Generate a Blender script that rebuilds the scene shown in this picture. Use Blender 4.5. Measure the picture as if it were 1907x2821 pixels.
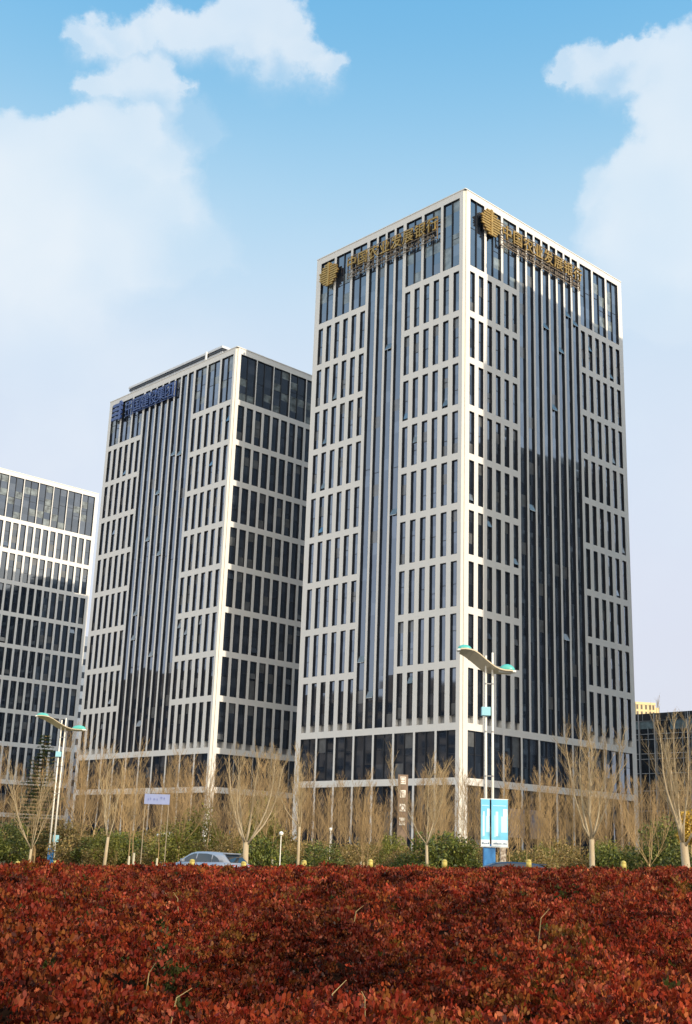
import bpy, math, random
import numpy as np
from mathutils import Vector, Matrix

for o in list(bpy.data.objects): bpy.data.objects.remove(o, do_unlink=True)
scene = bpy.context.scene
COL = scene.collection
R = math.radians
EYE = 1.65
PITCH, ROLL, F = 0.2807, 0.0352, 3258.3        # camera fitted to the towers' edges (F in 1907-px widths)

# ------------------------------------------------------------------ camera
cam = bpy.data.cameras.new('camera'); camo = bpy.data.objects.new('camera', cam); COL.objects.link(camo)
cam.sensor_fit = 'HORIZONTAL'; cam.sensor_width = 36.0; cam.lens = F / 1907 * 36.0
cam.clip_start = 0.1; cam.clip_end = 5000
camo.matrix_world = Matrix.Translation((0, 0, EYE)) @ Matrix.Rotation(math.pi/2 + PITCH, 4, 'X') @ Matrix.Rotation(ROLL, 4, 'Z')
scene.camera = camo

def ray(u, v):
    x = u - 953.5; y = v - 1410.5; c, s = math.cos(ROLL), math.sin(ROLL)
    x, y = c*x + s*y, -s*x + c*y
    X = x/F; U = -y/F; c, s = math.cos(PITCH), math.sin(PITCH)
    return Vector((X, c - U*s, s + U*c))
def at(u, v, Y):
    d = ray(u, v); d = d * (Y / d.y)
    return Vector((d.x, Y, d.z + EYE))

# ------------------------------------------------------------------ world and sun
SUN_YAW, SUN_EL = 135.9, 26.0                   # clockwise from +Y (view direction)
world = bpy.data.worlds.new('World'); scene.world = world; world.use_nodes = True
nt = world.node_tree; nt.nodes.clear()
def N(t, **k):
    n = nt.nodes.new(t)
    for a, b in k.items(): setattr(n, a, b)
    return n
def M_(op, a, b=None, c=None, clamp=False):
    n = N('ShaderNodeMath', operation=op); n.use_clamp = clamp
    for i, q in enumerate((a, b, c)):
        if q is None: continue
        if isinstance(q, (int, float)): n.inputs[i].default_value = q
        else: nt.links.new(q, n.inputs[i])
    return n.outputs[0]
def V_(op, a, b=None):
    n = N('ShaderNodeVectorMath', operation=op)
    for i, q in enumerate((a, b)):
        if q is None: continue
        if isinstance(q, (tuple, list, Vector)): n.inputs[i].default_value = q
        else: nt.links.new(q, n.inputs[i])
    return n.outputs['Value'] if op in ('LENGTH', 'DOT_PRODUCT', 'DISTANCE') else n.outputs[0]
def MIX(f, a, b):
    n = N('ShaderNodeMix', data_type='RGBA')
    for i, q in ((0, f), (6, a), (7, b)):
        if isinstance(q, (int, float)): n.inputs[i].default_value = q
        elif isinstance(q, tuple): n.inputs[i].default_value = q
        else: nt.links.new(q, n.inputs[i])
    return n.outputs[2]
def smooth(x, a, b):
    n = N('ShaderNodeMapRange', interpolation_type='SMOOTHSTEP')
    nt.links.new(x, n.inputs[0]); n.inputs[1].default_value = a; n.inputs[2].default_value = b
    return n.outputs[0]
tc = N('ShaderNodeTexCoord'); DIR = tc.outputs['Generated']
sky = N('ShaderNodeTexSky', sky_type='NISHITA'); sky.sun_disc = False
sky.sun_elevation = R(SUN_EL); sky.sun_rotation = R(SUN_YAW); sky.altitude = 100; sky.air_density = 1.0; sky.dust_density = 1.0; sky.ozone_density = 1.5
SKY_STR = 0.10
sep = N('ShaderNodeSeparateXYZ'); nt.links.new(DIR, sep.inputs[0])
EZ = sep.outputs['Z']
# thin pale veil that thickens towards the horizon
ramp = N('ShaderNodeValToRGB'); nt.links.new(M_('ADD', EZ, 0.0, clamp=True), ramp.inputs[0])
cr = ramp.color_ramp; cr.interpolation = 'B_SPLINE'
stops = [(0.0, (0.74, 0.72, 0.77)), (0.12, (0.76, 0.75, 0.85)), (0.25, (0.75, 0.79, 0.93)), (0.40, (0.66, 0.79, 0.95)), (0.50, (0.47, 0.74, 0.94)), (0.62, (0.17, 0.51, 0.84)), (0.75, (0.12, 0.42, 0.78)), (1.0, (0.10, 0.36, 0.70))]
while len(cr.elements) < len(stops): cr.elements.new(0.5)
for e, (p, c) in zip(cr.elements, stops): e.position = p; e.color = (*c, 1)
SKYGAIN = 1.0
veil = V_('SCALE', ramp.outputs[0]); veil.node.inputs[3].default_value = 1.0/SKY_STR
base = MIX(0.93, sky.outputs[0], veil)
# clouds: soft-bottomed banks laid out by direction, edges broken by noise
dn = V_('NORMALIZE', DIR)
def noise(scale, detail, rough, vec=None, dist=0.0):
    n = N('ShaderNodeTexNoise'); n.inputs['Scale'].default_value = scale; n.inputs['Detail'].default_value = detail
    n.inputs['Roughness'].default_value = rough; n.inputs['Distortion'].default_value = dist
    nt.links.new(vec or dn, n.inputs['Vector']); return n
n1 = noise(9.0, 7, 0.62); n2 = noise(26.0, 6, 0.65); n3 = noise(4.0, 5, 0.55)
warp = V_('ADD', V_('SCALE', V_('SUBTRACT', n1.outputs['Color'], (0.5, 0.5, 0.5))), V_('SCALE', V_('SUBTRACT', n2.outputs['Color'], (0.5, 0.5, 0.5))))
for l, s in ((warp.node.inputs[0].links[0].from_node, 0.068), (warp.node.inputs[1].links[0].from_node, 0.024)): l.inputs[3].default_value = s
pw = V_('ADD', dn, warp)
blobs = [(190,105,48,.75),(250,88,55,.85),(320,70,62,.9),(390,52,68,1),(455,62,60,.95),(520,35,70,1),(590,25,78,1),(640,60,72,.95),(560,90,75,.75),(690,120,50,.85),(740,158,42,.8),(640,150,70,.45),
 (225,215,50,.85),(280,175,62,.95),(345,165,58,.95),(395,190,40,.8),(330,225,80,.5),
 (310,290,58,.9),(240,300,60,.85),(170,300,50,.9),(110,335,60,.95),(30,350,75,1),(200,360,110,.8),(340,360,110,.65),(90,440,150,.75),(-20,430,140,.9),(300,470,170,.5),(20,560,190,.7),(430,300,90,.35), (120,620,260,.62), (380,600,220,.5), (60,840,260,.5),
 (1300,175,48,.75),(1345,150,45,.85),(1400,125,42,.95),(1460,118,50,1),(1530,120,62,1),(1400,190,80,.6),(1500,200,85,.8),(1580,190,90,1),
 (1480,270,62,.85),(1560,290,110,1),(1450,395,75,.85),(1530,400,140,.95),(1390,420,70,.6),(1420,500,120,.6),(1560,540,190,.8),(1380,620,120,.35), (1540,720,230,.5)]
K = 1.2139
mask = None
for (u, v, r, g) in blobs:
    c = ray(u*K, v*K).normalized(); rr = r*K/F * 1.08
    d = V_('SUBTRACT', pw, tuple(c))
    s = N('ShaderNodeSeparateXYZ'); nt.links.new(d, s.inputs[0])
    below = M_('LESS_THAN', s.outputs['Z'], 0.0)
    zf = M_('MULTIPLY', s.outputs['Z'], M_('MULTIPLY_ADD', below, -0.45, 1.0))
    cmb = N('ShaderNodeCombineXYZ'); nt.links.new(s.outputs['X'], cmb.inputs[0]); nt.links.new(s.outputs['Y'], cmb.inputs[1]); nt.links.new(zf, cmb.inputs[2])
    L = V_('LENGTH', cmb.outputs[0])
    up = M_('SUBTRACT', 1.0, M_('DIVIDE', L, rr))
    softn = M_('MULTIPLY_ADD', M_('MAXIMUM', M_('DIVIDE', M_('MULTIPLY', s.outputs['Z'], -1.0), rr), 0.0), 2.0, 0.36)
    m = M_('MULTIPLY', M_('DIVIDE', up, softn, clamp=True), g)
    m.node.use_clamp = True
    m = M_('MULTIPLY', m, 0.92)
    inv = M_('SUBTRACT', 1.0, m)
    mask = inv if mask is None else M_('MULTIPLY', mask, inv)
mask = smooth(M_('SUBTRACT', 1.0, mask), 0.02, 1.0)
thin = smooth(n3.outputs['Fac'], 0.42, 0.75)
dens = M_('MULTIPLY', mask, M_('MULTIPLY_ADD', noise(7.0, 4, 0.5).outputs['Fac'], 0.55, 0.50), clamp=True)
lowveil = M_('MULTIPLY', M_('MULTIPLY', M_('MULTIPLY_ADD', thin, 0.6, 0.4), smooth(EZ, 0.58, 0.33)), 0.60)
dens = M_('MAXIMUM', dens, lowveil)
shade = M_('MULTIPLY', smooth(noise(6.0, 2, 0.5).outputs['Fac'], 0.35, 0.65), dens, clamp=True)
cloudc = MIX(shade, (0.74/SKY_STR, 0.85/SKY_STR, 0.96/SKY_STR, 1), (0.92/SKY_STR, 0.95/SKY_STR, 0.98/SKY_STR, 1))
front = MIX(dens, base, cloudc)
# side sky gain and unseen clouds behind, added to brighten walls and glass
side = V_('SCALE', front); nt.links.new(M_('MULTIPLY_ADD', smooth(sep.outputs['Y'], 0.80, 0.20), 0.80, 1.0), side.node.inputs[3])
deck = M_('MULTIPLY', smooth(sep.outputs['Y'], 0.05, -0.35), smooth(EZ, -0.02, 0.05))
fill_noise = smooth(n3.outputs['Fac'], 0.30, 0.62)
fill_col = MIX(fill_noise, (0.80/SKY_STR, 0.88/SKY_STR, 1.02/SKY_STR, 1), (1.80/SKY_STR, 1.66/SKY_STR, 1.45/SKY_STR, 1))
final = MIX(deck, side, fill_col)
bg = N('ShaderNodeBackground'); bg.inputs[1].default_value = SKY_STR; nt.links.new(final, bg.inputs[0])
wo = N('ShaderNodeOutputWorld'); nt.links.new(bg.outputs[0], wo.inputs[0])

sun = bpy.data.lights.new('sun', 'SUN'); sun.energy = 4.6; sun.angle = R(0.53); sun.color = (1.0, 0.88, 0.70)
suno = bpy.data.objects.new('sun', sun); COL.objects.link(suno)
sd = Vector((math.sin(R(SUN_YAW))*math.cos(R(SUN_EL)), math.cos(R(SUN_YAW))*math.cos(R(SUN_EL)), math.sin(R(SUN_EL))))
suno.rotation_euler = (-sd).to_track_quat('-Z', 'Y').to_euler(); suno.location = (60, -60, 120)
scene.view_settings.view_transform = 'Standard'; scene.view_settings.look = 'None'
scene.view_settings.exposure = 0.0; scene.view_settings.gamma = 1.0
scene.cycles.max_bounces = 6; scene.cycles.diffuse_bounces = 3; scene.cycles.glossy_bounces = 3

# ------------------------------------------------------------------ materials
MATS = {}
def mat(name, col, rough=0.7, metal=0.0, spec=0.5, ior=1.5, var=0.0, vscale=3.0, bump=0.0, bscale=20.0, attr=None, col2=None, coat=0.0, objvar=0.0, transl=0.0, stretch=(1,1,1), tint=None):
    if name in MATS: return MATS[name]
    m = bpy.data.materials.new(name); m.use_nodes = True; t = m.node_tree; b = t.nodes['Principled BSDF']
    b.inputs['Roughness'].default_value = rough; b.inputs['Metallic'].default_value = metal
    b.inputs['Specular IOR Level'].default_value = spec; b.inputs['IOR'].default_value = ior
    b.inputs['Coat Weight'].default_value = coat
    def nn(ty): return t.nodes.new(ty)
    g = nn('ShaderNodeNewGeometry')
    mp = nn('ShaderNodeMapping'); mp.inputs['Scale'].default_value = stretch; t.links.new(g.outputs['Position'], mp.inputs[0])
    src = None
    if attr:
        a = nn('ShaderNodeAttribute'); a.attribute_name = attr; src = a.outputs['Color']
    else:
        rgb = nn('ShaderNodeRGB'); rgb.outputs[0].default_value = (*col, 1); src = rgb.outputs[0]
    if col2 is not None:
        no = nn('ShaderNodeTexNoise'); no.inputs['Scale'].default_value = vscale; no.inputs['Detail'].default_value = 6; t.links.new(mp.outputs[0], no.inputs['Vector'])
        mr = nn('ShaderNodeMapRange'); mr.inputs[1].default_value = 0.35; mr.inputs[2].default_value = 0.65; t.links.new(no.outputs['Fac'], mr.inputs[0])
        mx = nn('ShaderNodeMix'); mx.data_type = 'RGBA'; t.links.new(mr.outputs[0], mx.inputs[0]); t.links.new(src, mx.inputs[6]); mx.inputs[7].default_value = (*col2, 1)
        src = mx.outputs[2]
    if var > 0 or objvar > 0:
        hs = nn('ShaderNodeHueSaturation'); t.links.new(src, hs.inputs['Color'])
        no = nn('ShaderNodeTexNoise'); no.inputs['Scale'].default_value = vscale; no.inputs['Detail'].default_value = 5; t.links.new(mp.outputs[0], no.inputs['Vector'])
        mr = nn('ShaderNodeMapRange'); mr.inputs[1].default_value = 0.3; mr.inputs[2].default_value = 0.7; mr.inputs[3].default_value = 1-var; mr.inputs[4].default_value = 1+var
        t.links.new(no.outputs['Fac'], mr.inputs[0]); val = mr.outputs[0]
        if objvar > 0:
            oi = nn('ShaderNodeObjectInfo'); m2 = nn('ShaderNodeMapRange'); m2.inputs[3].default_value = 1-objvar; m2.inputs[4].default_value = 1+objvar
            t.links.new(oi.outputs['Random'], m2.inputs[0]); mu = nn('ShaderNodeMath'); mu.operation = 'MULTIPLY'; t.links.new(val, mu.inputs[0]); t.links.new(m2.outputs[0], mu.inputs[1]); val = mu.outputs[0]
        t.links.new(val, hs.inputs['Value']); src = hs.outputs[0]
    t.links.new(src, b.inputs['Base Color'])
    if bump > 0:
        no = nn('ShaderNodeTexNoise'); no.inputs['Scale'].default_value = bscale; no.inputs['Detail'].default_value = 5; t.links.new(mp.outputs[0], no.inputs['Vector'])
        bp = nn('ShaderNodeBump'); bp.inputs['Strength'].default_value = bump; bp.inputs['Distance'].default_value = 0.02; t.links.new(no.outputs['Fac'], bp.inputs['Height']); t.links.new(bp.outputs[0], b.inputs['Normal'])
    if transl > 0:
        tr = nn('ShaderNodeBsdfTranslucent'); t.links.new(src, tr.inputs[0]); ms = nn('ShaderNodeMixShader'); ms.inputs[0].default_value = transl
        t.links.new(b.outputs[0], ms.inputs[1]); t.links.new(tr.outputs[0], ms.inputs[2]); t.links.new(ms.outputs[0], t.nodes['Material Output'].inputs[0])
    if tint: b.inputs['Specular Tint'].default_value = (*tint, 1)
    MATS[name] = m; return m

stone = mat('facade_stone', (0.71, 0.685, 0.635), 0.62, spec=0.3, var=0.09, vscale=0.9, stretch=(1,1,.12), col2=(0.64, 0.61, 0.56))
trim = mat('corner_metal', (0.74, 0.70, 0.61), 0.5, spec=0.35, var=0.03, vscale=0.5)
darkf = mat('dark_frame', (0.014, 0.016, 0.022), 0.45)
glassA = mat('glass_dark', (0.012, 0.017, 0.027), 0.04, tint=(.78,.88,1.0), ior=2.35, var=0.35, vscale=0.5)
glassB = mat('glass_grey', (0.028, 0.034, 0.046), 0.05, tint=(.78,.88,1.0), ior=2.5, var=0.35, vscale=0.8)
glassC = mat('glass_blind', (0.10, 0.105, 0.11), 0.12, ior=1.8, var=0.25, vscale=1.0)
glassD = mat('glass_top', (0.13, 0.15, 0.15), 0.08, ior=1.8, var=0.7, vscale=0.9)
core_m = mat('core_grey', (0.30, 0.30, 0.30), 0.8)
roof_m = mat('roof_grey', (0.35, 0.35, 0.36), 0.8, var=0.1)
pent_m = mat('penthouse_metal', (0.44, 0.45, 0.46), 0.5, metal=0.3, var=0.1, vscale=0.6)
white_m = mat('white_paint', (0.78, 0.77, 0.72), 0.4, var=0.05, vscale=2)
gold_m = mat('gold_sign', (0.36, 0.22, 0.055), 0.4, metal=0.5, var=0.3, vscale=2)
bronze_m = mat('bronze_rail', (0.20, 0.15, 0.10), 0.5, metal=0.3)
blue_m = mat('blue_sign', (0.025, 0.06, 0.20), 0.4, var=0.2, vscale=1.0)
bark = mat('pale_bark', (0.47, 0.38, 0.24), 0.9, var=0.2, vscale=6, bump=0.6, bscale=12, col2=(0.30, 0.22, 0.13), stretch=(1,1,.4))
twig = mat('twig_tan', (0.33, 0.22, 0.10), 0.9, var=0.25, vscale=0.7, objvar=0.15)
twigB = mat('twig_brown', (0.24, 0.155, 0.07), 0.9, var=0.25, vscale=0.7, objvar=0.2)
twigL = mat('twig_light', (0.42, 0.30, 0.15), 0.9, var=0.25, vscale=0.7)
wash = mat('whitewash', (0.50, 0.45, 0.33), 0.8, var=0.1)
leafG = mat('leaf_green', (0,0,0), 0.6, attr='Col', objvar=0.2, transl=0.25, var=0.2, vscale=2)
leafR = mat('leaf_red', (0,0,0), 0.45, attr='Col', spec=0.10, transl=0.2)

# ------------------------------------------------------------------ mesh helpers
class MB:
    def __init__(s): s.v = []; s.f = []; s.m = []
    def quad(s, a, b, c, d, mi=0):
        n = len(s.v); s.v += [tuple(a), tuple(b), tuple(c), tuple(d)]; s.f.append((n, n+1, n+2, n+3)); s.m.append(mi)
    def box(s, x0, x1, y0, y1, z0, z1, mi=0, fn=None):
        P = [(x0,y0,z0),(x1,y0,z0),(x1,y1,z0),(x0,y1,z0),(x0,y0,z1),(x1,y0,z1),(x1,y1,z1),(x0,y1,z1)]
        if fn:
            P = [fn(*p) for p in P]
        a = [min(p[i] for p in P) for i in range(3)]; b = [max(p[i] for p in P) for i in range(3)]
        if fn and abs(fn.__code__.co_argcount-3) == 0 and getattr(fn, 'free', False) is True: pass
        else:
            x0,y0,z0 = a; x1,y1,z1 = b
            P = [(x0,y0,z0),(x1,y0,z0),(x1,y1,z0),(x0,y1,z0),(x0,y0,z1),(x1,y0,z1),(x1,y1,z1),(x0,y1,z1)]
        n = len(s.v); s.v += P
        for f in ((0,3,2,1),(4,5,6,7),(0,1,5,4),(1,2,6,5),(2,3,7,6),(3,0,4,7)):
            s.f.append(tuple(n+i for i in f)); s.m.append(mi)
    def tube(s, pts, rad, k=5, mi=0, cap=True):
        pts = [Vector(p) for p in pts]; n0 = len(s.v); prev = None
        for i, p in enumerate(pts):
            t = (pts[min(i+1, len(pts)-1)] - pts[max(i-1, 0)]).normalized()
            if prev is None: a = t.cross(Vector((0.3, 0.9, 0.1))); a = a if a.length > 1e-3 else t.cross(Vector((1, 0, 0)))
            else: a = prev - t * prev.dot(t)
            a.normalize(); b = t.cross(a); prev = a
            for j in range(k):
                q = 2*math.pi*j/k; s.v.append(tuple(p + (a*math.cos(q) + b*math.sin(q))*rad[i]))
        for i in range(len(pts)-1):
            for j in range(k):
                s.f.append((n0+i*k+j, n0+i*k+(j+1) % k, n0+(i+1)*k+(j+1) % k, n0+(i+1)*k+j)); s.m.append(mi)
        if cap:
            s.f.append(tuple(n0+(len(pts)-1)*k+j for j in range(k))); s.m.append(mi)
            s.f.append(tuple(n0+j for j in reversed(range(k)))); s.m.append(mi)
    def prism(s, poly, y0, y1, mi=0):   # poly in xz, extruded along y
        n = len(s.v); k = len(poly)
        s.v += [(x, y0, z) for x, z in poly] + [(x, y1, z) for x, z in poly]
        s.f.append(tuple(range(n, n+k))); s.m.append(mi); s.f.append(tuple(reversed(range(n+k, n+2*k)))); s.m.append(mi)
        for i in range(k):
            j = (i+1) % k; s.f.append((n+i, n+k+i, n+k+j, n+j)); s.m.append(mi)
    def dome(s, c, rx, ry, rz, mi=0, nu=14, nv=5, bottom=True):
        n = len(s.v)
        for i in range(nv+1):
            a = math.pi/2*i/nv
            for j in range(nu):
                q = 2*math.pi*j/nu; s.v.append((c[0]+rx*math.cos(a)*math.cos(q), c[1]+ry*math.cos(a)*math.sin(q), c[2]+rz*math.sin(a)))
        for i in range(nv):
            for j in range(nu): s.f.append((n+i*nu+j, n+i*nu+(j+1) % nu, n+(i+1)*nu+(j+1) % nu, n+(i+1)*nu+j)); s.m.append(mi)
        if bottom: s.f.append(tuple(n+j for j in reversed(range(nu)))); s.m.append(mi)
    def mesh(s, name, mats, smooth=False):
        me = bpy.data.meshes.new(name); me.from_pydata(s.v, [], s.f)
        for m in (mats if isinstance(mats, (list, tuple)) else [mats]): me.materials.append(m)
        me.polygons.foreach_set('material_index', s.m)
        if smooth: me.polygons.foreach_set('use_smooth', [True]*len(s.f))
        me.update(); return me
    def build(s, name, mats, parent=None, smooth=False, bevel=0):
        o = bpy.data.objects.new(name, s.mesh(name, mats, smooth)); COL.objects.link(o); o.parent = parent
        if bevel:
            b = o.modifiers.new('bevel', 'BEVEL'); b.width = bevel; b.segments = 2; b.limit_method = 'ANGLE'
        return o
def tag(o, label=None, cat=None, group=None, kind=None):
    for k, v in (('label', label), ('category', cat), ('group', group), ('kind', kind)):
        if v: o[k] = v
    return o
def thing(name, loc, rz, label, cat, group=None):
    o = bpy.data.objects.new(name, None); COL.objects.link(o); o.location = loc; o.rotation_euler = (0, 0, rz); o.empty_display_size = 0.3
    return tag(o, label, cat, group)
def kids(o): return [c for c in bpy.data.objects if c.parent == o]
def copy_tree(proto_kids, root_src, loc, rz, sc, label, group=None):
    r = root_src.copy(); COL.objects.link(r); r.location = loc; r.rotation_euler = (0, 0, rz); r.scale = (sc, sc, sc) if not isinstance(sc, tuple) else sc
    r['label'] = label
    if group: r['group'] = group
    for ch, subs in proto_kids:
        c = ch.copy(); COL.objects.link(c); c.parent = r
        for g in subs:
            d = g.copy(); COL.objects.link(d); d.parent = c
    return r

# ------------------------------------------------------------------ towers
A = R(45) - 0.0317
RD = Vector((math.cos(A), math.sin(A), 0)); LD = Vector((-math.sin(A), math.cos(A), 0))
PW = 2.05; W0 = 1.55; WW = 1.05
rnd = random.Random(7)
def panes(mb, fn, s0, s1, z0, z1, depth, nh, mix=(0.80, 0.14, 0.06), rg=None):
    rg = rg or rnd; h = (z1-z0)/nh
    for i in range(nh):
        a, b = z0+i*h, z0+(i+1)*h
        q = rg.random(); mi = 1 if q < mix[0] else (2 if q < mix[0]+mix[1] else 3)
        tx, tz = rg.uniform(-.012, .012), rg.uniform(-.012, .012)
        m = (s1-s0)/2*tx; k = h/2*tz
        P = [fn(s0, depth-m-k, a), fn(s1, depth+m-k, a), fn(s1, depth+m+k, b), fn(s0, depth-m+k, b)]
        mb.quad(*P, mi)
def window_mb(fn, s0, s1, z0, z1, nh=4, fr=.055, split=False, dep=.30, mix=(0.72, 0.20, 0.08), vent=True):
    mb = MB()
    mb.box(s0, s0+fr, .025, dep+.08, z0, z1, 0, fn); mb.box(s1-fr, s1, .025, dep+.08, z0, z1, 0, fn)
    mb.box(s0+fr, s1-fr, .03, dep+.08, z1-fr, z1, 0, fn); mb.box(s0+fr, s1-fr, .03, dep+.08, z0, z0+fr, 0, fn)
    cols = [(s0+fr, s1-fr)] if not split else [(s0+fr, (s0+s1)/2-.06), ((s0+s1)/2+.06, s1-fr)]
    if split: mb.box((s0+s1)/2-.06, (s0+s1)/2+.06, .12, dep+.08, z0+fr, z1-fr, 0, fn)
    for a, b in cols:
        panes(mb, fn, a, b, z0+fr, z1-fr, dep, nh, mix)
        if rnd.random() < .75:
            zm = (z0+z1)/2 + rnd.choice((0, 0, -.9, .9)); mb.box(a, b, dep-.05, dep+.05, zm-.035, zm+.035, 0, fn)
        if vent and rnd.random() < .10:      # an awning sash standing ajar
            zz = z0 + rnd.choice((.35, .5, (z1-z0)-1.6, (z1-z0)/2+.3)); n = len(mb.v)
            o = rnd.uniform(.12, .3)
            P = [fn(a+.05, dep-.06-o, zz), fn(b-.05, dep-.06-o, zz), fn(b-.05, dep-.06, zz+.95), fn(a+.05, dep-.06, zz+.95)]
            Q = [fn(a+.05, dep-.02-o, zz), fn(b-.05, dep-.02-o, zz), fn(b-.05, dep-.02, zz+.95), fn(a+.05, dep-.02, zz+.95)]
            mb.quad(*P, rnd.choice((2, 3, 3))); mb.quad(Q[3], Q[2], Q[1], Q[0], 0); mb.quad(P[0], Q[0], Q[1], P[1], 3)
    return mb
GM = [darkf, glassA, glassB, glassC, white_m, glassD]

def face(root, fn, width, ncol, kinds, ztop, zb, nrow, zl, wins, wallm, name_tag):
    WW = 1.48 if len(kinds) == 1 else 1.16
    """kinds: list of (first,last,'grid'|'strip') column ranges; zb = top of first window row"""
    P = 7.62; H = 6.6; band = 1.02
    w = MB(); m0 = (width - ((ncol-1)*PW + WW))/2
    cs = lambda i: m0 + i*PW
    T = .6
    zbeam = zb - nrow*P; zgb = zbeam - .98          # beam top / underside
    # parapet, corner piers, beams
    w.box(0.45, width-.05, .004, T, ztop-1.25, ztop-.15, 0, fn)
    w.box(0.0, width, -.08, T+.05, ztop-.15, ztop, 0, fn)
    w.box(0.45, cs(0), 0, T, 0, ztop-.15, 0, fn); w.box(cs(ncol-1)+WW, width-.02, 0, T, 0, ztop-.15, 0, fn)
    w.box(.45, width-.02, .003, T, zgb, zbeam, 0, fn)
    w.box(.45, width-.02, .003, T, zl-.95, zl, 0, fn)
    for (a, b, kind) in kinds:
        s0 = cs(a); s1 = cs(b)+WW
        if kind == 'grid':
            for i in range(a, b):
                w.box(cs(i)+WW, cs(i+1), 0, T, zbeam, zb+1.0, 0, fn)
            for r in range(nrow):
                zt = zb - r*P
                w.box(s0-.01, s1+.01, .003, T, zt, zt+band, 0, fn)
                for i in range(a, b+1):
                    wins.append((fn, cs(i), cs(i)+WW, zt-H, zt))
            for i in range(a, b+1, 2):          # attic: paired windows
                p0 = cs(i) if i == a else cs(i)-.18; p1 = cs(i+1)+WW if i+1 == b else cs(i+1)+WW+.18
                mb = window_mb(fn, p0, p1, zb+band, ztop-1.25, 6, split=True, mix=(.52, .24, .24), vent=False)
                mb.m = [5 if (q == 3) else q for q in mb.m]
                mb.build('attic_window', GM, root)
                if i > a: w.box(cs(i-1)+WW+.18, cs(i)-.18, 0, T, zb+band, ztop-1.25, 0, fn)
        else:
            for i in range(a-1, b+1):           # thin fins between full-height strips
                x0 = cs(i)+WW+ (.22 if i >= a else 0); x1 = cs(i+1)-(.22 if i < b else 0)
                fmb = MB(); fmb.box(x0, x1, 0, .5, zbeam, ztop-1.25, 0, fn)
                fmb.build('fin', [wallm], root)
            for i in range(a, b+1):
                mb = window_mb(fn, cs(i)-.22, cs(i)+WW+.22, zbeam, ztop-1.25, int((ztop-zbeam)/1.9), mix=(.86, .10, .04), vent=False)
                for q in range(2):
                    if rnd.random() < .5:
                        zz = rnd.uniform(zbeam+4, ztop-12); o = .3; x0 = cs(i)-.1; x1 = cs(i)+WW+.1
                        mb.quad(fn(x0, .26-o, zz), fn(x1, .26-o, zz), fn(x1, .26, zz+1), fn(x0, .26, zz+1), 3); mb.quad(fn(x0, .26-o, zz-.04), fn(x1, .26-o, zz-.04), fn(x1, .26-o, zz), fn(x0, .26-o, zz), 4)
                mb.build('glass_strip', GM, root)
    # podium: bays two columns wide
    nb = ncol//2; p0s = [cs(2*i)-(.25 if i else 0) for i in range(nb)]; p1s = [cs(2*i+1)+WW+(.25 if i < nb-1 else 0) for i in range(nb)]
    for i in range(nb):
        window_mb(fn, p0s[i], p1s[i], zl, zgb, 3, split=True, mix=(.8, .15, .05), vent=False).build('podium_window', GM, root)
        window_mb(fn, p0s[i], p1s[i], .4, zl-.95, 3, split=True, mix=(.7, .2, .1), vent=False, dep=.55).build('shop_window', GM, root)
        if i: w.box(p1s[i-1], p0s[i], 0, T, 0, zgb, 0, fn)
    w.box(.45, width-.02, .005, T, 0, .4, 0, fn)
    w.build(name_tag, [wallm], root)

def corner(root, zt, fnR, fnL):
    mb = MB()   # rounded-off corner fin with a groove
    mb.v += []
    for (a, b, c, d) in (((.0,.45),(.28,.17),(.6,.6),(.55,.6)), ((.33,.12),(.45,.0),(.6,.55),(.6,.6))):
        n = len(mb.v)
        for z in (0, zt-.15): mb.v += [(p[0], p[1], z) for p in (a, b, c, d)]
        mb.f += [(n, n+1, n+5, n+4), (n+1, n+2, n+6, n+5), (n+2, n+3, n+7, n+6), (n+3, n, n+4, n+7), (n+4, n+5, n+6, n+7)]; mb.m += [0]*5
    mb.build('corner_fin', [trim], root)

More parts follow.
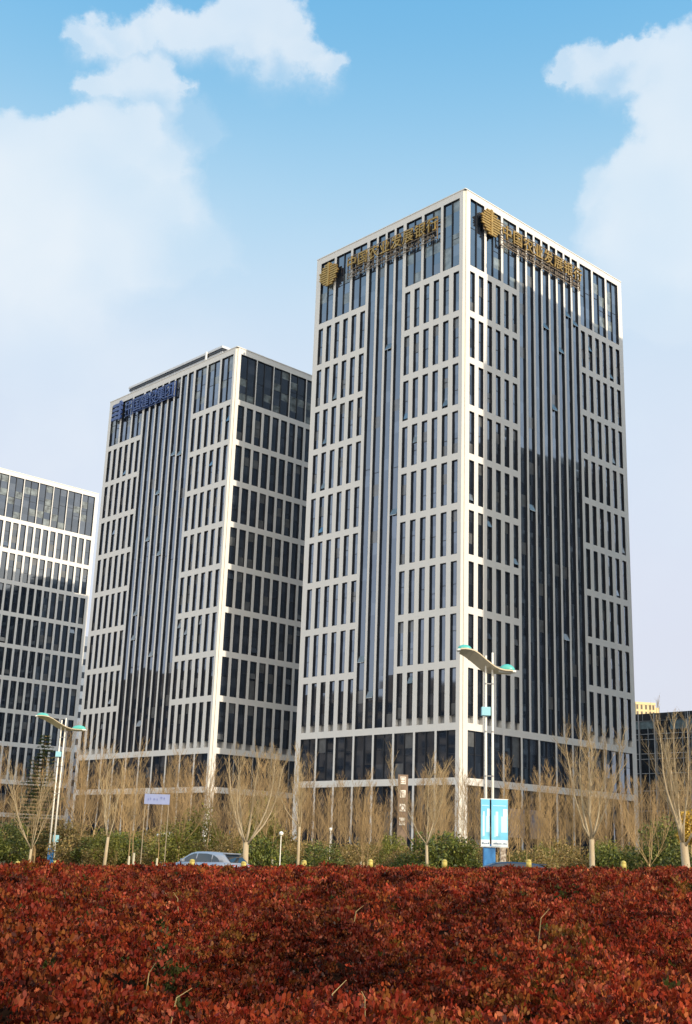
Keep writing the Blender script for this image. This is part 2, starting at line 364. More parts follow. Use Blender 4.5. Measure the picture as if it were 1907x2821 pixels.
def tower(name, corner_xy, wr, ncr, kr, wl, ncl, kl, ztop, zb, nrow, zl, label, faces='RL', detail=True):
    root = thing(name, (corner_xy[0], corner_xy[1], 0), A, label, 'office tower', 'identical stone-grid office towers')
    fR = lambda s, d, z: (s, d, z)
    fL = lambda s, d, z: (d, s, z)
    fB = lambda s, d, z: (s, wl-d, z)
    fE = lambda s, d, z: (wr-d, s, z)
    wins = []
    if 'R' in faces: face(root, fR, wr, ncr, kr, ztop, zb, nrow, zl, wins, stone, 'wall')
    if 'L' in faces: face(root, fL, wl, ncl, kl, ztop, zb, nrow, zl, wins, stone, 'wall')
    if 'B' in faces: face(root, fB, wr, ncr, kr, ztop, zb, nrow, zl, wins, stone, 'wall')
    # the two far sides and the body
    c = MB()
    c.box(.62, wr-.02 if 'E' not in faces else wr-.62, .62, wl-.02 if 'B' not in faces else wl-.62, 0, ztop-1.6)
    c.build('rear_wall', [core_m], root)
    p = MB()
    for (x0, x1, y0, y1) in ((.6, wr-.02, wl-.5, wl-.03), (wr-.5, wr-.03, .6, wl-.5)): p.box(x0, x1, y0, y1, ztop-1.6, ztop)
    p.build('parapet', [stone], root)
    r = MB(); r.box(.65, wr-.55, .65, wl-.55, ztop-1.6, ztop-1.3); r.build('roof', [roof_m], root)
    corner(root, ztop, fR, fL)
    # windows: the 100 nearest on their own, the rest merged
    mw = root.matrix_world if False else (Matrix.Translation(root.location) @ Matrix.Rotation(A, 4, 'Z'))
    cp = Vector((0, 0, EYE))
    wins.sort(key=lambda q: ((mw @ Vector(q[0](q[1], 0, (q[3]+q[4])/2))) - cp).length)
    rest = MB()
    for k, q in enumerate(wins):
        mb = window_mb(q[0], q[1], q[2], q[3], q[4], 4)
        if k < 98 and detail: mb.build('window', GM, root)
        else:
            n = len(rest.v); rest.v += mb.v; rest.f += [tuple(i+n for i in f) for f in mb.f]; rest.m += mb.m
    if rest.f:
        o = rest.build('window', GM, root); o['kind'] = 'stuff'
    return root

T1 = (16.826, 162.787); T2 = (-20.871, 199.268); T3E = Vector((-65.491, 293.412, 0))
T3 = T3E + RD*(1.6-34.2)
G16 = [(0, 5, 'grid'), (6, 9, 'strip'), (10, 15, 'grid')]; G20 = [(0, 5, 'grid'), (6, 13, 'strip'), (14, 19, 'grid')]; GF = [(0, 15, 'grid')]
t1 = tower('office_tower', T1, 42.5, 20, G20, 34.25, 16, G16, 101.75, 87.95, 9, 12.0, 'tallest stone-grid office tower on the right, with gold signs on both faces')
t2 = tower('office_tower', T2, 34.25, 16, GF, 42.1, 20, G20, 91.4-1.5, 78.75, 8, 11.4, 'middle office tower with a blue sign under its roofline and a bright corner edge')
t3 = tower('office_tower', (T3.x, T3.y), 34.25, 16, GF, 42.1, 20, G20, 89.2, 76.4, 8, 8.0, 'office tower cut off by the left edge, sunlit only in its upper rows', 'R')
# neighbours to the right, outside the picture: they shade and are mirrored in the tallest tower
def off(s, d): p = Vector((T1[0], T1[1], 0)) + RD*s - LD*d; return (p.x, p.y)
HB = 111.0
p = off(5.6, 42+34.25)
n1_ = tower('office_tower', p, 44, 20, G20, 34.25, 16, G16, HB, HB-14, 10, 11, 'office tower standing beyond the right edge of the photo', 'B', False)
p = off(62, 46+34.25)
n2_ = tower('office_tower', p, 44, 20, G20, 34.25, 16, G16, 90.0, 76.0, 8, 11, 'further office tower standing beyond the right edge of the photo', 'B', False)

tower('office_tower', (4.0, 240.0), 34.25, 16, GF, 42.1, 20, [(0, 19, 'grid')], 76.0, 63.0, 6, 8.0, 'unseen office tower added behind the tallest and middle towers to darken reflections', 'L', False)  # added unseen tower; darkens what the left-edge tower's panes mirror
# low office block beyond the left edge: what the lower left-hand panes mirror
ob = thing('office_block', (-118, 120, 0), 0, 'low dark office block beyond the left edge of the photo', 'building')
mb = MB(); mb.box(-30, 0, 0, 150, 0, 40); mb.box(-30.3, .3, -.3, 150.3, 40, 41); mb.box(-25, -6, 20, 60, 41, 46); mb.box(-25, -6, 90, 120, 41, 45); mb.build('wall', [mat('brown_wall', (.16,.13,.11), .8, var=.2, vscale=.2)], ob)
mb = MB()
for z in range(2, 38, 4):
    for y in range(2, 148, 5): mb.box(-.2, .08, y, y+3.4, z, z+2.4)
o = mb.build('window', [glassA], ob)
# penthouse on the middle tower
pm = MB(); pm.box(3.0, 30, 8.6, 39.6, 88.4, 92.5, 0); pm.box(2.8, 30.2, 8.4, 39.8, 92.5, 92.8, 1); pm.box(2.7, 30.3, 8.3, 39.9, 93.0, 93.45, 2)
pm.box(2.9, 30.1, 8.5, 39.7, 92.8, 93.0, 3)
for k in range(7):
    y = 9+k*4.9; pm.box(2.93, 3.0, y, y+.12, 88.5, 92.5, 2)
pm.box(2.4, 2.75, 12.9, 13.15, 89.0, 93.4, 4)
pm.build('penthouse', [pent_m, darkf, mat('pent_cap', (.60,.60,.60), .5), darkf, white_m], t2)

# ------------------------------------------------------------------ signs on the towers
def text_mesh(body, size, depth, name, m, offs=0.0):
    cu = bpy.data.curves.new(name, 'FONT'); cu.body = body; cu.size = size; cu.extrude = depth; cu.offset = offs; cu.align_x = 'CENTER'; cu.align_y = 'BOTTOM_BASELINE'; cu.resolution_u = 3
    o = bpy.data.objects.new(name, cu); COL.objects.link(o)
    dg = bpy.context.evaluated_depsgraph_get(); me = bpy.data.meshes.new_from_object(o.evaluated_get(dg))
    bpy.data.objects.remove(o); me.materials.clear(); me.materials.append(m); return me
def place_sign(fn_loc, rot, label, name, chars, cm, x0, pitch, z, size, eng, engz, engsize, logo, railm, rail, base):
    root = thing(name, fn_loc, rot, label, 'building sign', None)
    for i, ch in enumerate(chars):
        me = text_mesh(ch, size, .12, 'character', cm, offs=size*.002)
        o = bpy.data.objects.new('character', me); COL.objects.link(o); o.parent = root
        o.location = (x0 + i*pitch, 0, z); o.rotation_euler = (R(90), 0, 0)
    if eng:
        me = text_mesh(eng, engsize*.85, .06, 'small_lettering', railm, offs=.004); o = bpy.data.objects.new('small_lettering', me); COL.objects.link(o); o.parent = root
        o.location = ((rail[0]+rail[1])/2, 0, engz); o.rotation_euler = (R(90), 0, 0)
        xs = [v.co.x for v in me.vertices]; w = max(xs)-min(xs); k = (rail[1]-rail[0]-.6)/w; o.scale = (k, 1, 1)
    mb = MB()
    for zr in base:
        mb.box(rail[0], rail[1], .10, .20, zr, zr+.12)
    n = int((rail[1]-rail[0])/2)
    for i in range(n+1):
        x = rail[0] + (rail[1]-rail[0])*i/n; mb.box(x-.05, x+.05, .20, .42, base[0], base[-1]+.12)
    mb.build('rail', [railm], root)
    return root, logo
def gold_logo(root, cx, cz, s, m, m2):
    rows = [(2.0, -0.25, .9), (1.55, -.1, 1.6), (1.1, .1, 2.1), (.65, -.15, 2.4), (.2, .1, 2.45), (-.25, .0, 2.4), (-.7, -.2, 2.2), (-1.15, .15, 2.0), (-1.6, .05, 1.5), (-2.05, .2, 1.0)]
    mb = MB(); pts = []
    for (z, o, w) in rows:
        # each stripe is a rounded bar
        h = .30; x0 = cx+(o-w)*s; x1 = cx+(o+w)*s; zz = cz+z*s; r = h*s/2
        poly = [(x0+r*.7, zz-r), (x1-r*.7, zz-r), (x1, zz), (x1-r*.7, zz+r), (x0+r*.7, zz+r), (x0, zz)]
        mb.prism(poly, -.22, .06)
    mb.box(cx-.22*s, cx+.22*s, -.30, .0, cz-2.3*s, cz+2.3*s)
    mb.build('emblem', [m], root)
    b = MB(); b.box(cx-1.7*s, cx+1.7*s, .08, .18, cz-1.7*s, cz+1.7*s); b.build('backing_frame', [m2], root)
T1v = Vector((T1[0], T1[1], 0)); T2v = Vector((T2[0], T2[1], 0))
CH = '\u4e2d\u56fd\u519c\u4e1a\u53d1\u5c55\u94f6\u884c'
ENG = 'AGRICULTURAL DEVELOPMENT BANK OF CHINA'
loc = T1v - LD*.45
sr, _ = place_sign(loc, A, 'gold bank sign with round striped emblem on the right face of the tallest tower', 'building_sign', CH, gold_m, 9.6, 2.72, 96.75, 2.55, ENG, 95.35, .95, None, bronze_m, (8.2, 29.6), (95.1, 96.4, 99.0))
gold_logo(sr, 5.6, 97.8, .98, gold_m, bronze_m)
# left face: local x runs from far end to the near corner
loc = T1v + LD*34.25 - RD*.45
sl, _ = place_sign(loc, A - R(90), 'gold bank sign with striped emblem on the shaded left face of the tallest tower', 'building_sign', CH, gold_m, 9.4, 2.62, 96.75, 2.5, ENG, 95.3, .95, None, bronze_m, (8.2, 28.6), (95.0, 96.4, 98.9))
gold_logo(sl, 3.8, 97.4, .95, gold_m, bronze_m)
loc = T2v + LD*42.1 - RD*.45
s2, _ = place_sign(loc, A - R(90), 'dark blue sign with square emblem near the roof of the middle tower', 'building_sign', '\u4e2d\u56fd\u5efa\u8bbe\u96c6\u56e2', blue_m, 8.2, 2.75, 85.3, 3.0, None, 0, 0, None, blue_m, (6.6, 23.6), (84.9, 87.9))
mb = MB()
for k in range(4): mb.box(2.0+k*.12, 5.6, -.2, .1, 84.9+k*.95, 85.5+k*.95)
mb.box(4.7, 5.3, -.26, .1, 84.7, 88.7); mb.build('emblem', [blue_m], s2)

# ------------------------------------------------------------------ ground, road, pavement
g = MB(); g.quad((-1500, -300, 0), (1500, -300, 0), (1500, 2500, 0), (-1500, 2500, 0))
tag(g.build('ground', [mat('ground_grass', (0.10, 0.105, 0.03), 0.95, col2=(0.16, 0.12, 0.05), vscale=0.25, var=0.2)]), kind='structure')
g = MB(); g.quad((-300, 46, .004), (300, 46, .004), (300, 66, .004), (-300, 66, .004))
tag(g.build('road', [mat('asphalt', (0.05, 0.05, 0.052), 0.9, var=0.15, vscale=1.5, bump=.3, bscale=60)]), kind='structure')
g = MB()
for k in range(-60, 60): g.quad((k*5.0, 55.9, .008), (k*5.0+2.4, 55.9, .008), (k*5.0+2.4, 56.05, .008), (k*5.0, 56.05, .008))
tag(g.build('road_markings', [white_m]), kind='structure')
g = MB(); g.box(-300, 300, 66, 66.2, 0, .14); g.box(-300, 300, 45.8, 46, 0, .14); tag(g.build('kerb', [mat('kerb_stone', (.4,.39,.37), .85, var=.1)]), kind='structure')
g = MB(); g.box(-300, 300, 66.2, 70, 0, .13); g.box(-300, 300, 41.5, 45.8, 0, .13); tag(g.build('pavement', [mat('paving', (.30,.28,.26), .9, var=.12, vscale=2)]), kind='structure')
g = MB(); g.quad((-150, 128, .004), (150, 128, .004), (150, 420, .004), (-150, 420, .004)); tag(g.build('plaza', [mat('plaza_stone', (.46,.44,.41), .85, var=.1, vscale=.5)]), kind='structure')

# ------------------------------------------------------------------ the red hedge
rng = np.random.default_rng(3)
def vnoise(x, y, cell, seed):
    r = np.random.default_rng(seed).random((256, 256)); xx = x/cell; yy = y/cell
    xi = np.floor(xx).astype(int); yi = np.floor(yy).astype(int); fx = xx-xi; fy = yy-yi; fx = fx*fx*(3-2*fx); fy = fy*fy*(3-2*fy)
    a = r[xi % 256, yi % 256]; b = r[(xi+1) % 256, yi % 256]; c = r[xi % 256, (yi+1) % 256]; d = r[(xi+1) % 256, (yi+1) % 256]
    return (a*(1-fx)+b*fx)*(1-fy) + (c*(1-fx)+d*fx)*fy
def Hbase(x, y):
    t = np.clip(y/40.0, 0, 1)
    slope = (0.012 + 0.022*t)
    return 1.285 - 0.235*t*t + slope*x
def Hx(x, y):
    k = np.clip(1.15 - y/32, .38, 1)
    return Hbase(x, y) + (vnoise(x, y, .8, 1)-.5)*.36*k + (vnoise(x, y, .34, 2)-.5)*.30*k + (vnoise(x, y, .13, 6)-.5)*.11 + (vnoise(x, y, 3.1, 5)-.5)*.11
def gapn(x, y): return vnoise(x, y, .62, 11)*.5 + vnoise(x, y, 1.9, 13)*.5
bands = [(1.9, 4.8, 1900, .0063, 15), (4.8, 8.0, 900, .0088, 14), (8.0, 13.0, 430, .0130, 13), (13.0, 23.0, 190, .0195, 12), (23.0, 40.5, 85, .030, 11)]
VX = []; CC = []
pal = np.array([(.140,.015,.007), (.195,.028,.010), (.180,.046,.012), (.055,.010,.005), (.28,.062,.030)])
for (y0, y1, dens, sz, nl) in bands:
    X1 = .34*y1 + .9; n = int(dens*(y1-y0)*2*X1)
    x = rng.uniform(-X1, X1, n); y = rng.uniform(y0, y1, n)
    keep = np.abs(x) < .34*y + .9; x, y = x[keep], y[keep]
    gp = gapn(x, y); k = rng.random(len(x)) < np.clip((gp-.375)/.05, .012, 1)
    x, y, gp = x[k], y[k], gp[k]; n = len(x)
    # each tuft is a small rosette of leaves at its own height
    dep = np.minimum(rng.exponential(.07, n), .4)
    z = Hx(x, y) - dep - np.clip(.43-gp, 0, .2)*2.6
    tn = vnoise(x, y, .7, 31); tg = vnoise(x, y, .45, 41)*.7 + vnoise(x, y, 2.2, 42)*.3; to = vnoise(x, y, .35, 51)
    base = pal[rng.choice(5, n, p=[.30, .27, .20, .14, .09])]*(.12+1.45*tn+.35*rng.random(n))[:, None]
    gm = ((tg > .86) & (rng.random(n) < .7)) | (rng.random(n) < .008); base[gm] = np.array([.040, .038, .010])*(0.7+.6*rng.random((gm.sum(), 1)))
    om = (to > .82) & (rng.random(n) < .6) & ~gm; base[om] = np.array([.145, .055, .012])
    tilt = rng.normal(size=(n, 3))*.25; tilt[:, 2] += 1; tilt /= np.linalg.norm(tilt, axis=1)[:, None]
    X = np.repeat(np.stack([x, y, z], 1), nl, 0); T_ = np.repeat(tilt, nl, 0); B_ = np.repeat(base, nl, 0); m = len(X)
    u = rng.normal(size=(m, 3)); u[:, 2] = np.abs(u[:, 2])*.9 - .15; u /= np.linalg.norm(u, axis=1)[:, None]; u = u + T_*.35; u /= np.linalg.norm(u, axis=1)[:, None]
    rt_ = sz*4.2*rng.uniform(.35, 1.0, m)[:, None]
    P_ = X + u*rt_
    d = u*.55 + T_*.9 + rng.normal(size=(m, 3))*.45; d /= np.linalg.norm(d, axis=1)[:, None]
    s_ = np.cross(d, u + rng.normal(size=(m, 3))*.25); s_ /= np.linalg.norm(s_, axis=1)[:, None]; nrm = np.cross(s_, d)
    L = (sz*rng.uniform(.65, 1.35, m))[:, None]; Wd = L*.60
    v = np.stack([P_ - d*L*.9, P_ + s_*Wd*.85 - nrm*Wd*.3 - d*L*.25, P_ + s_*Wd*.85 - nrm*Wd*.3 + d*L*.5, P_ + d*L*1.05, P_ - s_*Wd*.85 - nrm*Wd*.3 + d*L*.5, P_ - s_*Wd*.85 - nrm*Wd*.3 - d*L*.25], 1)
    VX.append(v.reshape(-1, 3))
    c = B_*rng.uniform(.72, 1.28, m)[:, None]; c[:, 1] *= rng.uniform(.8, 1.3, m)
    CC.append(np.repeat(c[:, None, :], 6, 1).reshape(-1, 3))
V = np.concatenate(VX); C_ = np.concatenate(CC); nf = len(V)//6
me = bpy.data.meshes.new('red_hedge'); me.vertices.add(len(V)); me.vertices.foreach_set('co', V.astype(np.float32).ravel())
me.loops.add(len(V)); me.loops.foreach_set('vertex_index', np.arange(len(V), dtype=np.int32))
me.polygons.add(nf); me.polygons.foreach_set('loop_start', np.arange(0, len(V), 6, dtype=np.int32)); me.polygons.foreach_set('loop_total', np.full(nf, 6, dtype=np.int32))
me.update(calc_edges=True)
ca = me.color_attributes.new('Col', 'FLOAT_COLOR', 'POINT'); ca.data.foreach_set('color', np.concatenate([C_, np.ones((len(C_), 1))], 1).astype(np.float32).ravel())
me.materials.append(leafR)
hedge = bpy.data.objects.new('red_hedge', me); COL.objects.link(hedge)
tag(hedge, 'broad bed of clipped red-leaved hedge filling the foreground', 'hedge', kind='stuff')
print('hedge leaves', nf)
# woody interior of the hedge
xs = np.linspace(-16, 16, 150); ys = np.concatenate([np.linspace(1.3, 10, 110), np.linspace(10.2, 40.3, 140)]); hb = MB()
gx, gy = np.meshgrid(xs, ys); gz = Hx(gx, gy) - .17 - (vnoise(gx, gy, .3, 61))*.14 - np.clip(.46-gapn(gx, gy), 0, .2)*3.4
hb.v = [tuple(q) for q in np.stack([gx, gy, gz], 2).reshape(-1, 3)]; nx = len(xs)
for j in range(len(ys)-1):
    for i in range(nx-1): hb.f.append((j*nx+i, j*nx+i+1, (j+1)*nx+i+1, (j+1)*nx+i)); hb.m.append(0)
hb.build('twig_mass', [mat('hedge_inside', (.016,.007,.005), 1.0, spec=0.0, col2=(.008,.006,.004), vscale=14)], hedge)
# dry grass stalks and twigs poking out
st = MB(); rr = random.Random(5)
for k in range(34):
    y = 2.4 + 14*rr.random()**1.6; x = rr.uniform(-.32, .32)*y
    z = float(Hx(np.array([x]), np.array([y]))[0]); h = rr.uniform(.03, .09); a = rr.uniform(0, 6.28); l = rr.uniform(.1, .8)*h
    st.tube([(x, y, z-.08), (x+math.cos(a)*l*.5, y+math.sin(a)*l*.5, z+h*.5), (x+math.cos(a)*l*1.3, y+math.sin(a)*l*1.3, z+h*.8)], [.0014*(1+y*.10), .0011*(1+y*.10), .0006], 3)
st.build('dry_stalks', [mat('straw', (.42,.30,.12), .8)], hedge)

# ------------------------------------------------------------------ bare trees
def bare_tree(seed, h, fork, nmain, r0, spread, ntw, twr, lean=0.0, kc=.9):
    rg = random.Random(seed); tk = MB(); br = MB()
    top = Vector((lean*fork, 0, fork))
    tk.tube([(0, 0, 0), (lean*fork*.3, 0, fork*.35), tuple(top)], [r0*1.15, r0, r0*.85], 8)
    def twigs(p, d, l, r, lev):
        pts = [p.copy()]; dd = d.copy(); n = 3
        for i in range(n):
            dd = (dd + Vector((rg.uniform(-.14, .14), rg.uniform(-.14, .14), rg.uniform(.02, .22)))).normalized(); pts.append(pts[-1] + dd*l/n)
        br.tube(pts, [r, r*.85, r*.65, r*.35], 3, 0, False)
        if lev > 0:
            for i in range(rg.choice((2, 3, 3))):
                f = rg.uniform(.2, .85); q = pts[min(int(f*3), 2)].lerp(pts[min(int(f*3)+1, 3)], (f*3) % 1)
                a = rg.uniform(0, 6.28); s = Vector((math.cos(a), math.sin(a), 0))
                twigs(q, (dd*1.0 + s*rg.uniform(.25, .6)).normalized(), l*rg.uniform(.45, .7), r*.62, lev-1)
    for k in range(nmain):
        a = 2*math.pi*(k + rg.uniform(-.25, .25))/nmain; s = Vector((math.cos(a), math.sin(a), 0))
        sp = spread*rg.uniform(.6, 1.9) if k else .08
        d = (Vector((0, 0, 1)) + s*sp*1.5).normalized(); L = (h-fork)*rg.uniform(.78, 1.0)/max(.75, d.z**.3)
        p = top.copy() - Vector((0, 0, rg.uniform(0, .25)*fork*.5)); pts = [p.copy()]; n = 7
        for i in range(n):
            d = (d*1.0 + Vector((rg.uniform(-.17, .17), rg.uniform(-.17, .17), .24*kc))).normalized(); pts.append(pts[-1] + d*L/n)
        r1 = r0*rg.uniform(.28, .44); rad = [r1*(1-.86*i/n) for i in range(n+1)]
        tk.tube(pts, rad, 5)
        for i in range(ntw):
            f = .12 + .88*(i+rg.random())/ntw; j = min(int(f*n), n-1); q = pts[j].lerp(pts[j+1], f*n-j)
            a = rg.uniform(0, 6.28); s = Vector((math.cos(a), math.sin(a), 0)); dl = (pts[j+1]-pts[j]).normalized()
            twigs(q, (dl*.9 + s*rg.uniform(.35, .8) + Vector((0, 0, .25))).normalized(), (h-fork)*rg.uniform(.14, .30)*(1.25-.7*f), twr*rg.uniform(.8, 1.5), 2)
    return tk, br
def young_tree(seed, h, r0, ntw, twr):      # slim upright pole of a tree with a brush of twigs
    rg = random.Random(seed); tk = MB(); br = MB(); n = 8; pts = [Vector((0, 0, 0))]
    for i in range(n): pts.append(pts[-1] + Vector((rg.uniform(-.09, .09), rg.uniform(-.09, .09), 1))*h/n)
    tk.tube(pts, [r0*(1-.85*i/n) for i in range(n+1)], 5)
    def tw(p, d, l, r, lev):
        q = [p, p+d*l*.5, p+(d+Vector((0, 0, .25)))*l]; br.tube(q, [r, r*.8, r*.4], 3, 0, False)
        if lev:
            for i in range(3):
                a = rg.uniform(0, 6.28); f = rg.uniform(.2, .9); s = Vector((math.cos(a)*.5, math.sin(a)*.5, .9)).normalized(); tw(p+d*l*f, s, l*.5, r*.65, lev-1)
    for i in range(ntw):
        f = .28+.72*(i+rg.random())/ntw; j = min(int(f*n), n-1); q = pts[j].lerp(pts[j+1], f*n-j); a = rg.uniform(0, 6.28); e = rg.uniform(.9, 1.8)
        tw(q, Vector((math.cos(a), math.sin(a), e)).normalized(), h*rg.uniform(.12, .26)*(1.15-.6*f), twr*rg.uniform(.8, 1.3), 2)
    return tk, br
def tree_proto(tk, br, tm, bm, name='bare_tree', washed=False):
    root = thing(name, (0, 0, 0), 0, '', 'tree')
    a = tk.build('trunk', [tm], root, smooth=True); b = br.build('branches', [bm], root)
    if washed:
        w = MB(); w.tube([(0, 0, 0), (0, 0, 1.25)], [washed, washed*.96], 8); w.build('whitewash', [wash], root)
    return root, [(c, []) for c in kids(root)]
# front row, each fitted to its own place: u,v of base; distance; height; fork; mains; r; spread; twigs
front = [
 (80, 85, 7.4, 1.25, 5, .10, .62, 14, .012, .04, 'pale bare tree forking low above the hedge at the far left'),
 (287, 75, 7.6, 2.1, 3, .105, .36, 17, .012, .05, 'pale bare tree splitting into a narrow V left of the silver car'),
 (675, 61, 6.6, 2.0, 6, .17, .52, 17, .011, 0, 'stout pale bare tree at the tail of the silver car'),
 (821, 80, 8.3, 3.2, 4, .10, .42, 16, .012, 0, 'slender bare tree in front of the tallest tower beside the green round shrub'),
 (1178, 78, 8.2, 2.4, 4, .10, .42, 16, .012, -.03, 'bare tree with one low left bough beside the dark green shrubs'),
 (1632, 60, 8.6, 2.7, 6, .14, .44, 21, .011, 0, 'tall bare tree with a dense upright brush of twigs right of the lamp banner'),
 (1897, 48, 7.6, 2.5, 6, .17, .42, 22, .009, -.06, 'large sunlit bare tree with crooked boughs at the right edge'),
]
for i, (u, Y, h, fk, nm, r0, sp, ntw, twr, ln, lab) in enumerate(front):
    p = at(u, 2380, Y); tk, br = bare_tree(100+i if i < 6 else 131, h, fk, nm, r0, sp, ntw, twr, ln)
    root = thing('bare_tree', (p.x, Y, 0), 0, lab, 'tree', None)
    tk.build('trunk', [bark], root, smooth=True); br.build('branches', [twigL], root)
# prototypes of the thicket behind
protos = []
for k in range(4):
    tk, br = bare_tree(200+k, 7.2+k*.4, 1.4+k*.35, 5+k % 3, .07, .36+.08*k, 13, .0105); protos.append(('b', tk, br))
for k in range(4):
    tk, br = young_tree(300+k, 7.4+k*.45, .05, 40, .0105); protos.append(('y', tk, br))
meshes = [(k, tk.mesh('trunk', [twig], True), br.mesh('branches', [twigB if k == 'b' else twig])) for k, tk, br in protos]
washme = (lambda w: (w.tube([(0, 0, 0), (0, 0, 1.25)], [.095, .09], 8), w.mesh('whitewash', [wash]))[1])(MB())
rt = random.Random(17)
LMK = [(-40,'beyond the left edge'),(20,'over the left-corner evergreen'),(70,'behind the low-forking tree'),(115,'beside the spruce'),(160,'at the far lamp'),(205,'below the left edge of the middle tower'),(250,'left of the V-shaped tree'),(300,'behind the V-shaped tree'),(345,'right of the V-shaped tree'),(395,'left of the lavender board'),(440,'under the lavender board'),(490,'right of the lavender board'),(540,'above the silver car windscreen'),(590,'at the bright corner of the middle tower'),(640,'above the silver car tail'),(690,'right of the stout tree'),(740,'below the shaded face of the middle tower'),(795,'in the gap between middle and tallest tower'),(850,'by the slender tree'),(905,'over the bright green round shrub'),(960,'halfway along the left face of the tallest tower'),(1015,'three steps left of the brown pylon'),(1065,'just left of the brown pylon'),(1150,'just right of the brown pylon'),(1200,'over the large dark green shrub'),(1250,'left of the near corner of the tallest tower'),(1300,'at the near corner of the tallest tower'),(1350,'behind the lamp banner'),(1410,'right of the lamp banner'),(1470,'in front of the speckled stone screen'),(1530,'right of the speckled stone screen'),(1590,'left of the brush-topped tree'),(1640,'behind the brush-topped tree'),(1700,'right of the brush-topped tree'),(1750,'at the far right corner of the tallest tower'),(1800,'below the cream apartment block'),(1850,'left of the right-edge tree'),(1900,'behind the right-edge tree'),(1960,'beyond the right edge')]
def near_lmk(u): return min(LMK, key=lambda q: abs(q[0]-u))[1]
def zone(u, Y, ki, sc): return ('tall ' if sc > 1.04 else 'short ' if sc < .92 else '') + ('spreading' if ki < 4 else 'slim') + ' leafless tree, ' + ('front rank' if Y < 98 else 'middle rank' if Y < 116 else 'rear rank') + ', ' + near_lmk(u)
def spawn(kidx, x, Y, sc, rz, lab, grp):
    kind, tm, bm = meshes[kidx]
    root = thing('bare_tree', (x, Y, 0), rz, lab, 'tree', grp); root.scale = (sc, sc, sc)
    for nm, me_ in (('trunk', tm), ('branches', bm)) + ((('whitewash', washme),) if kind == 'y' else ()):
        c = bpy.data.objects.new(nm, me_); COL.objects.link(c); c.parent = root
NB = 138
for k in range(NB):
    u = -60 + 2040*(k+rt.random())/NB; Y = rt.uniform(80, 134)
    p = at(u, 2350, Y); kidx = rt.choice((0, 1, 2, 3, 4, 4, 5, 5, 6, 6, 7, 7))
    sc = rt.uniform(.80, 1.18)*(Y/105)**.6
    if u < 235: Y = rt.uniform(97, 134); p = at(u, 2350, Y)
    if 1078 < u < 1142 and Y < 131: u += 75 if u > 1110 else -75; p = at(u, 2350, Y)
    if 940 < u < 1120: sc *= .85
    spawn(kidx, p.x, Y, sc, rt.uniform(0, 6.28), zone(u, Y, kidx, sc), 'leafless thicket trees')
# slim young trees with whitewashed feet, nearer
yl = [(218,'by the foot of the left lamp'),(335,'right of the V-shaped tree'),(470,'in front of the blue board'),(505,'beside the yellow-green willow'),(745,'behind the stout tree'),(1212,'left of the lamp banner'),(1480,'right of the lamp banner'),(1515,'left of the tallest brush-topped tree')]
for k, (u, w) in enumerate(yl):
    Y = 95; p = at(u, 2375, Y); spawn(4+k % 3, p.x, Y, .98+.03*(k % 4), k*1.3, 'slim young bare tree with whitewashed foot '+w, 'young trees with whitewashed feet')

# ------------------------------------------------------------------ shrubs and conifer
def leaf_cluster(seed, n, rx, ry, rz, size, pal, gap=.42, flat=.0):
    g = np.random.default_rng(seed); P = g.normal(size=(n*2, 3)); P /= np.linalg.norm(P, axis=1)[:, None]; rad = g.random(n*2)**.33
    ph = g.uniform(0, 6.28, 8)
    lump = 1 + .16*np.sin(3*np.arctan2(P[:, 1], P[:, 0])+ph[0]) + .12*np.sin(5*P[:, 2]+ph[1]) + .10*np.sin(7*P[:, 0]+ph[2])*np.cos(6*P[:, 1]+ph[3])
    Q = P*(rad*lump)[:, None]*np.array([rx, ry, rz]); Q[:, 2] += rz*.92
    nz = np.sin(Q[:, 0]*3.1+ph[4])*np.sin(Q[:, 1]*3.3+ph[5])*np.sin(Q[:, 2]*3.7+ph[6]); k = (nz > -gap) & (Q[:, 2] > .03); Q = Q[k][:n]; n = len(Q)
    az = g.uniform(0, 6.28, n); el = g.uniform(-.5, 1.3, n); d = np.stack([np.cos(az)*np.cos(el), np.sin(az)*np.cos(el), np.sin(el)], 1)
    s = np.cross(d, g.normal(size=(n, 3))); s /= np.linalg.norm(s, axis=1)[:, None]; L = (size*g.uniform(.6, 1.4, n))[:, None]
    v = np.stack([Q-d*L, Q+s*L*.5, Q+d*L, Q-s*L*.5], 1).reshape(-1, 3); c = np.array(pal)[g.integers(0, len(pal), n)]*g.uniform(.7, 1.3, n)[:, None]
    me = bpy.data.meshes.new('foliage'); me.from_pydata([tuple(q) for q in v], [], [(4*i, 4*i+1, 4*i+2, 4*i+3) for i in range(n)])
    a = me.color_attributes.new('Col', 'FLOAT_COLOR', 'POINT'); a.data.foreach_set('color', np.concatenate([np.repeat(c, 4, 0), np.ones((4*n, 1))], 1).astype(np.float32).ravel()); me.materials.append(leafG); return me
def stem_mesh(seed, h, n=7, r=.03):
    g = random.Random(seed); mb = MB()
    for k in range(n):
        a = g.uniform(0, 6.28); s = g.uniform(.1, .5)*h; mb.tube([(0, 0, 0), (math.cos(a)*s*.5, math.sin(a)*s*.5, h*.5), (math.cos(a)*s, math.sin(a)*s, h*.95)], [r, r*.7, r*.3], 4)
    return mb.mesh('stems', [twigB])
GR = [(.075,.095,.014), (.12,.135,.02), (.18,.18,.028), (.045,.06,.012)]
OL = [(.28,.19,.055), (.19,.14,.035), (.27,.17,.065), (.15,.12,.025), (.28,.20,.07)]
YG = [(.17,.17,.022), (.21,.19,.03), (.13,.14,.02)]
YE = [(.55,.33,.03), (.45,.28,.03), (.60,.40,.06)]
